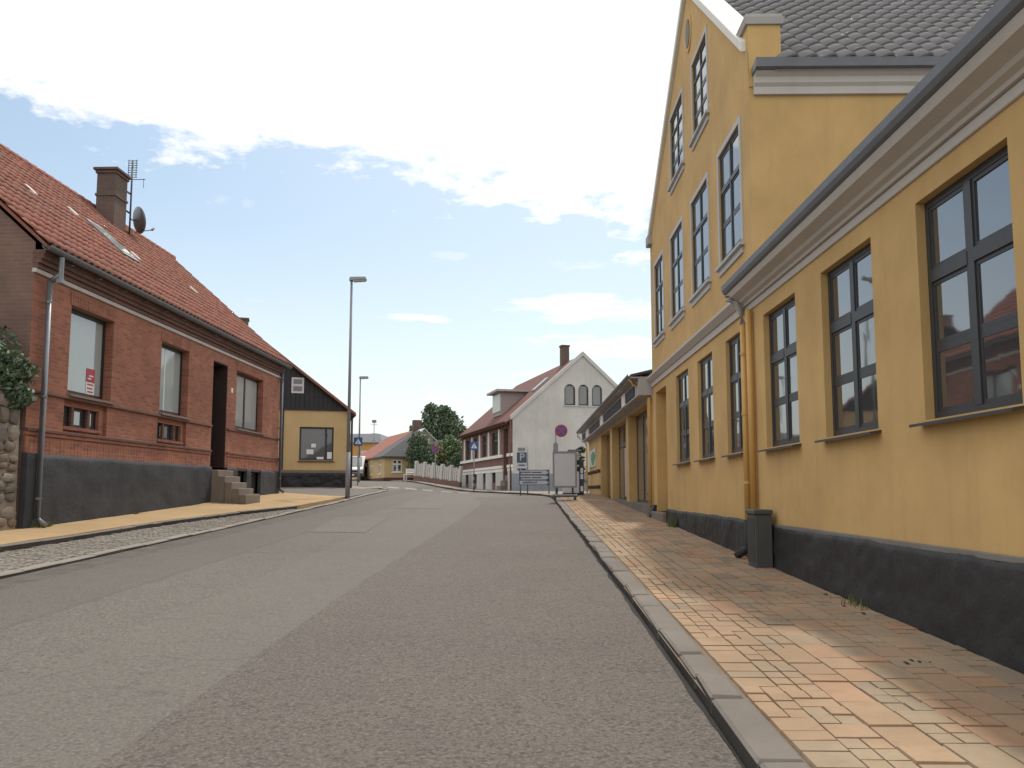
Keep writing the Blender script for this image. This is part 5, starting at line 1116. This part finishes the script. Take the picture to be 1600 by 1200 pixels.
def text_mesh(body, size, mat, parent, loc, rot, name='lettering'):
    cu = bpy.data.curves.new(name, 'FONT'); cu.body = body; cu.size = size; cu.align_x = 'CENTER'; cu.align_y = 'CENTER'; cu.extrude = .002; cu.offset = .004
    t = bpy.data.objects.new(name, cu); COL.objects.link(t); dg = bpy.context.evaluated_depsgraph_get(); me = bpy.data.meshes.new_from_object(t.evaluated_get(dg)); bpy.data.objects.remove(t, do_unlink=True)
    me.materials.clear(); me.materials.append(mat); o = bpy.data.objects.new(name, me); COL.objects.link(o); o.parent = parent; o.location = loc; o.rotation_euler = rot; return o
def disc(m, c, r, y0, y1, seg=28): m.prism([(c[0] + r * math.cos(2 * math.pi * k / seg), y0, c[1] + r * math.sin(2 * math.pi * k / seg)) for k in range(seg)], (0, y1 - y0, 0))
def no_stop_sign(label, X, Y, zc, rad, dxs, tag_plate=True, small=False):
    z0 = gz(X, Y) + .06; h = zc - z0; o = empty('no_parking_sign', (X, Y, z0), 0, label, 'road sign')
    m = MB(); m.tube([(0, 0, -.1), (0, 0, h + rad * .8)], .03, 8); m.build('post', M_STEEL, o, smooth=True)
    m = MB(); disc(m, (dxs, h), rad, -.065, -.05); pl_ = m.build('sign_plate', M_SIGNRED, o)
    m = MB(); disc(m, (dxs, h), rad * .78, -.069, -.0655); m.build('blue_field', M_SIGNBLUE, pl_)
    for a in ([math.pi / 4] if small else [math.pi / 4, -math.pi / 4]):
        c_, s_ = math.cos(a), math.sin(a); l, w = rad * .78, rad * .10 + .0
        m = MB(); m.prism([(dxs + c_ * l * i - s_ * w * j, -.073 - .002 * (a < 0), h + s_ * l * i + c_ * w * j) for i, j in ((-1, -1), (1, -1), (1, 1), (-1, 1))], (0, .003, 0)); m.build('red_bar', M_SIGNRED, pl_)
    m = MB(); m.box(dxs - .05 if dxs > 0 else -.05, .05, -.05, .0, h - .03, h + .03); m.build('clamp', M_STEEL, o)
    if tag_plate: m = MB(); m.prism([(-.10, -.05, h - .95), (0, -.05, h - 1.05), (.10, -.05, h - .95), (.10, -.05, h - .55), (0, -.05, h - .45), (-.10, -.05, h - .55)], (0, .012, 0)); m.build('lower_plate', M_STEEL, o)
    return o
no_stop_sign('round blue and red no-stopping sign in front of the white gable', atY(868.5, 34.5), 34.5, 1.35 + (766 - 674) / 1289 * 34.5 * 1.004, .265, .235)
no_stop_sign('small far round no-parking sign in front of the white fence', atY(680, 55), 55, 4.08, .25, .0, False, True)
def crossing_sign(label, px, Y, zc, size, striped=False):
    X = atY(px, Y); z0 = gz(X, Y) + .05; h = zc - z0; o = empty('crossing_sign', (X, Y, z0), 0, label, 'road sign', 'blue pedestrian crossing signs')
    m = MB(); m.tube([(0, 0, -.1), (0, 0, h + size / 2)], .03, 8); p = m.build('post', M_STEEL, o, smooth=True)
    if striped:
        for k in range(3): m = MB(); m.tube([(0, 0, .1 + k * .34), (0, 0, .27 + k * .34)], .045, 8); m.build('black_band', M_BLACK, p)
    m = MB(); m.box(-size / 2, size / 2, -.06, -.045, h - size / 2, h + size / 2); pl_ = m.build('sign_plate', M_SIGNBLUE, o, .003)
    m = MB(); s = size * .36; m.prism([(-s, -.064, h - s * .8), (s, -.064, h - s * .8), (0, -.064, h + s)], (0, .003, 0)); tr = m.build('white_triangle', M_SIGNWHITE, pl_)
    m = MB(); y = -.068     # walking figure
    f_ = size * .18
    disc(m, (0, h + f_ * 1.1), f_ * .28, y, y + .003, 10); m.prism([(-f_ * .2, y, h + f_ * .7), (f_ * .25, y, h + f_ * .7), (f_ * .2, y, h - f_ * .3), (f_ * .9, y, h - f_ * 1.5), (f_ * .55, y, h - f_ * 1.5), (0, y, h - f_ * .5), (-f_ * .6, y, h - f_ * 1.5), (-f_ * .95, y, h - f_ * 1.5), (-f_ * .25, y, h - f_ * .2)], (0, .003, 0)); m.build('walking_figure', M_SIGNBLUE, tr); return o
crossing_sign('blue crossing sign beside the lamp post at the black-gabled house corner', 558.5, 43.5, 1.35 + (766 - 690) / 1289 * 43.5, .45)
crossing_sign('blue crossing sign on a banded post before the white house', 740.5, 44.5, 1.35 + (766 - 697) / 1289 * 44.5, .45, True)

# parking sign
px_, py_ = atY(816, 37.0), 37.0; pzz = gz(px_, py_) + .07
PS = empty('parking_sign', (px_, py_, pzz), 0, 'blue square parking sign with white P above small plates', 'road sign')
h0 = 2.82 - pzz
m = MB(); m.tube([(.24, 0, -.1), (.24, 0, 3.32 - pzz)], .03, 8); m.build('post', M_STEEL, PS, smooth=True)
m = MB(); m.box(-.24, .20, -.05, -.035, h0 - .25, h0 + .22); pb = m.build('sign_plate', M_DULLBLUE, PS, .003)
text_mesh('P', .46, M_SIGNPALE, pb, (-.01, -.053, h0 - .01), (R(90), 0, 0))
m = MB(); m.box(-.20, .14, -.05, -.035, h0 + .26, h0 + .43); m.build('top_plate', M_STEEL, PS)
m = MB(); m.box(-.24, .20, -.05, -.035, h0 - .42, h0 - .27); lp = m.build('lower_plate', M_SIGNPALE, PS)
m = MB(); m.box(-.15, .12, -.054, -.0505, h0 - .38, h0 - .33); m.build('lettering', M_DULLBLUE, lp)
m = MB(); m.box(-.26, .20, -.05, -.035, h0 - .60, h0 - .46); lp = m.build('lower_plate', M_SIGNPALE, PS)
m = MB(); m.box(-.2, .16, -.054, -.0505, h0 - .58, h0 - .51); m.build('lettering', M_BLACK, lp)
# direction boards
dx0, dx1, dY = atY(811, 36.2), atY(858.5, 36.2), 36.2; dz0 = gz(.2, dY) + .07; DW = dx1 - dx0
DS = empty('direction_sign', (dx0, dY, dz0), 0, 'rack of three pale arrow-shaped direction boards pointing right', 'road sign')
for x in (.06, DW - .02): m = MB(); m.tube([(x, .04, -.1), (x, .04, 2.27 - dz0)], .03, 8); m.build('post', M_STEEL, DS, smooth=True)
for k, zc in enumerate((2.125, 1.90, 1.685)):
    z = zc - dz0; m = MB(); m.box(.0, DW, -.012, .0, z - .113, z + .113); bk = m.build('back_panel', M_DULLBLUE if k < 2 else M_DULLBLUE, DS)
    m = MB(); m.prism([(.03, -.03, z - .085), (DW - .14, -.03, z - .085), (DW - .03, -.03, z), (DW - .14, -.03, z + .085), (.03, -.03, z + .085)], (0, .017, 0)); ar = m.build('arrow_board', M_SIGNPALE, DS)
    rr = random.Random(k + 3)
    if k < 2:
        x = .12
        for wd in (.06, .05, .08, .05, .07): m = MB(); m.box(x, x + wd, -.034, -.0305, z - .028, z + .03 + rr.uniform(0, .02)); m.build('lettering', M_DULLBLUE, ar); x += wd + .018
        m = MB(); m.box(.55, .98, -.034, -.0305, z - .02, z + .022); m.build('lettering', M_DSTEEL, ar)
        m = MB(); m.box(.025, .10, -.033, -.0305, z - .07, z + .05); m.build('symbol', M_DULLBLUE, ar)
    else:
        x = .16
        for wd in (.06, .05, .06, .04, .06, .05, .06, .04, .05): m = MB(); m.box(x, x + wd, -.034, -.0305, z - .035, z + .02 + rr.uniform(0, .03)); m.build('lettering', M_DULLBLUE, ar); x += wd + .018
# pavement sign board near the kerb
bX, bY = 1.13, 27.4; bz = pz(bX, bY)
BS = empty('pavement_sign', (bX, bY, bz), .02, 'free-standing grey pavement sign board on a wheeled base near the kerb', 'sign board')
m = MB(); m.box(-.42, .42, -.16, .16, .09, .19); m.build('base', M_ZINC, BS, .03)
for x in (-.36, .30):
    m = MB(); m.box(x, x + .07, -.20, .20, .0, .09); m.build('foot', M_DSTEEL, BS, .01)
for x in (-.29, .23): m = MB(); m.tube([(x + .03, 0, .18), (x + .03, 0, .42)], .033, 10); m.build('spring', M_DSTEEL, BS)
m = MB(); m.box(-.39, .39, -.03, .03, .40, 1.60); pn = m.build('panel', M_SIGNBACK, BS, .008)
m = MB(); m.box(-.40, .40, -.042, -.031, .40, .46); m.box(-.40, .40, -.042, -.031, 1.54, 1.60); m.box(-.40, -.345, -.042, -.031, .461, 1.539); m.box(.345, .40, -.042, -.031, .461, 1.539); m.build('snap_frame', M_STEEL, pn)
# display cabinet behind it
cX, cY = atY(896, 32.5), 32.5; cz = pz(2.0, 32.4)
DC = empty('display_cabinet', (cX, cY, cz), 0, 'white display cabinet with dark shelves standing behind the pavement sign', 'cabinet')
m = MB(); m.box(-.42, .22, -.2, .25, .08, 1.62); m.build('body', M_SIGNBACK, DC, .01)
for z in (.92, 1.18): m = MB(); m.box(-.1, .23, -.215, -.2, z, z + .18); m.build('shelf_opening', M_BLACK, DC)
m = MB(); m.box(-.22, .30, -.42, .27, 1.70, 1.76); m.build('canopy', M_ZINC, DC)
for x in (-.2, .26): m = MB(); m.box(x, x + .04, .18, .22, 1.6, 1.72); m.build('canopy_strut', M_ZINC, DC)
m = MB(); m.box(.24, .40, -.16, .2, .0, 1.35); m.build('side_rack', M_DSTEEL, DC)
for z in (.15, .62, .85): m = MB(); m.box(.27, .37, -.175, -.161, z, z + .2); m.build('leaflet', M_SIGNWHITE, DC)
m = MB(); m.box(-.42, .40, -.18, .24, 0, .08); m.build('base', M_BLACK, DC)
sx, sy = frame_pt('R', 37.0, -.45)
plant('climbing_plant', 'dark climbing plant at the far corner of the yellow shop', 'plant', (sx - .1, sy, pz(2.4, 37)), [((0, 0, .5), .3), ((.05, 0, 1.0), .3), ((0, 0, 1.5), .26), ((.1, 0, 1.9), .2)], 900, .06, M_LEAF, 41, .025, crown='foliage', stem='stem')
# weeds along the walls
def weeds(label, side, u, d, n, h, seed):
    x, y = frame_pt(side, u, d); z = (rground(u) if side == 'R' else lground(u)); o = empty('weed_tuft', (x, y, z), 0, label, 'weeds', 'weeds along the walls')
    rr = random.Random(seed); V, F = [], []
    for k in range(n):
        bx0, by0 = rr.gauss(0, .05), rr.gauss(0, .12); a = rr.uniform(0, 6.28); l = h * rr.uniform(.4, 1.1); w = .006; q = len(V); lean = rr.uniform(.1, .6) * l
        V += [(bx0 - w * math.sin(a), by0 + w * math.cos(a), -.02), (bx0 + w * math.sin(a), by0 - w * math.cos(a), -.02), (bx0 + math.cos(a) * lean, by0 + math.sin(a) * lean, l)]; F.append((q, q + 1, q + 2))
    me = bpy.data.meshes.new('blades'); me.from_pydata(V, [], F); me.materials.append(M_GRASS); b = bpy.data.objects.new('blades', me); COL.objects.link(b); b.parent = o; b['kind'] = 'stuff'
weeds('green grass tuft at the gabled house plinth near its door', 'R', 16.2, -.12, 160, .20, 1)
weeds('small weeds at the foot of the near black plinth', 'R', 7.4, -.10, 60, .10, 2)
weeds('grass tuft round the brick house downpipe foot', 'L', 14.75, -.15, 120, .12, 3)
weeds('tiny weeds under the brick house plinth', 'L', 18.2, -.12, 50, .08, 4)
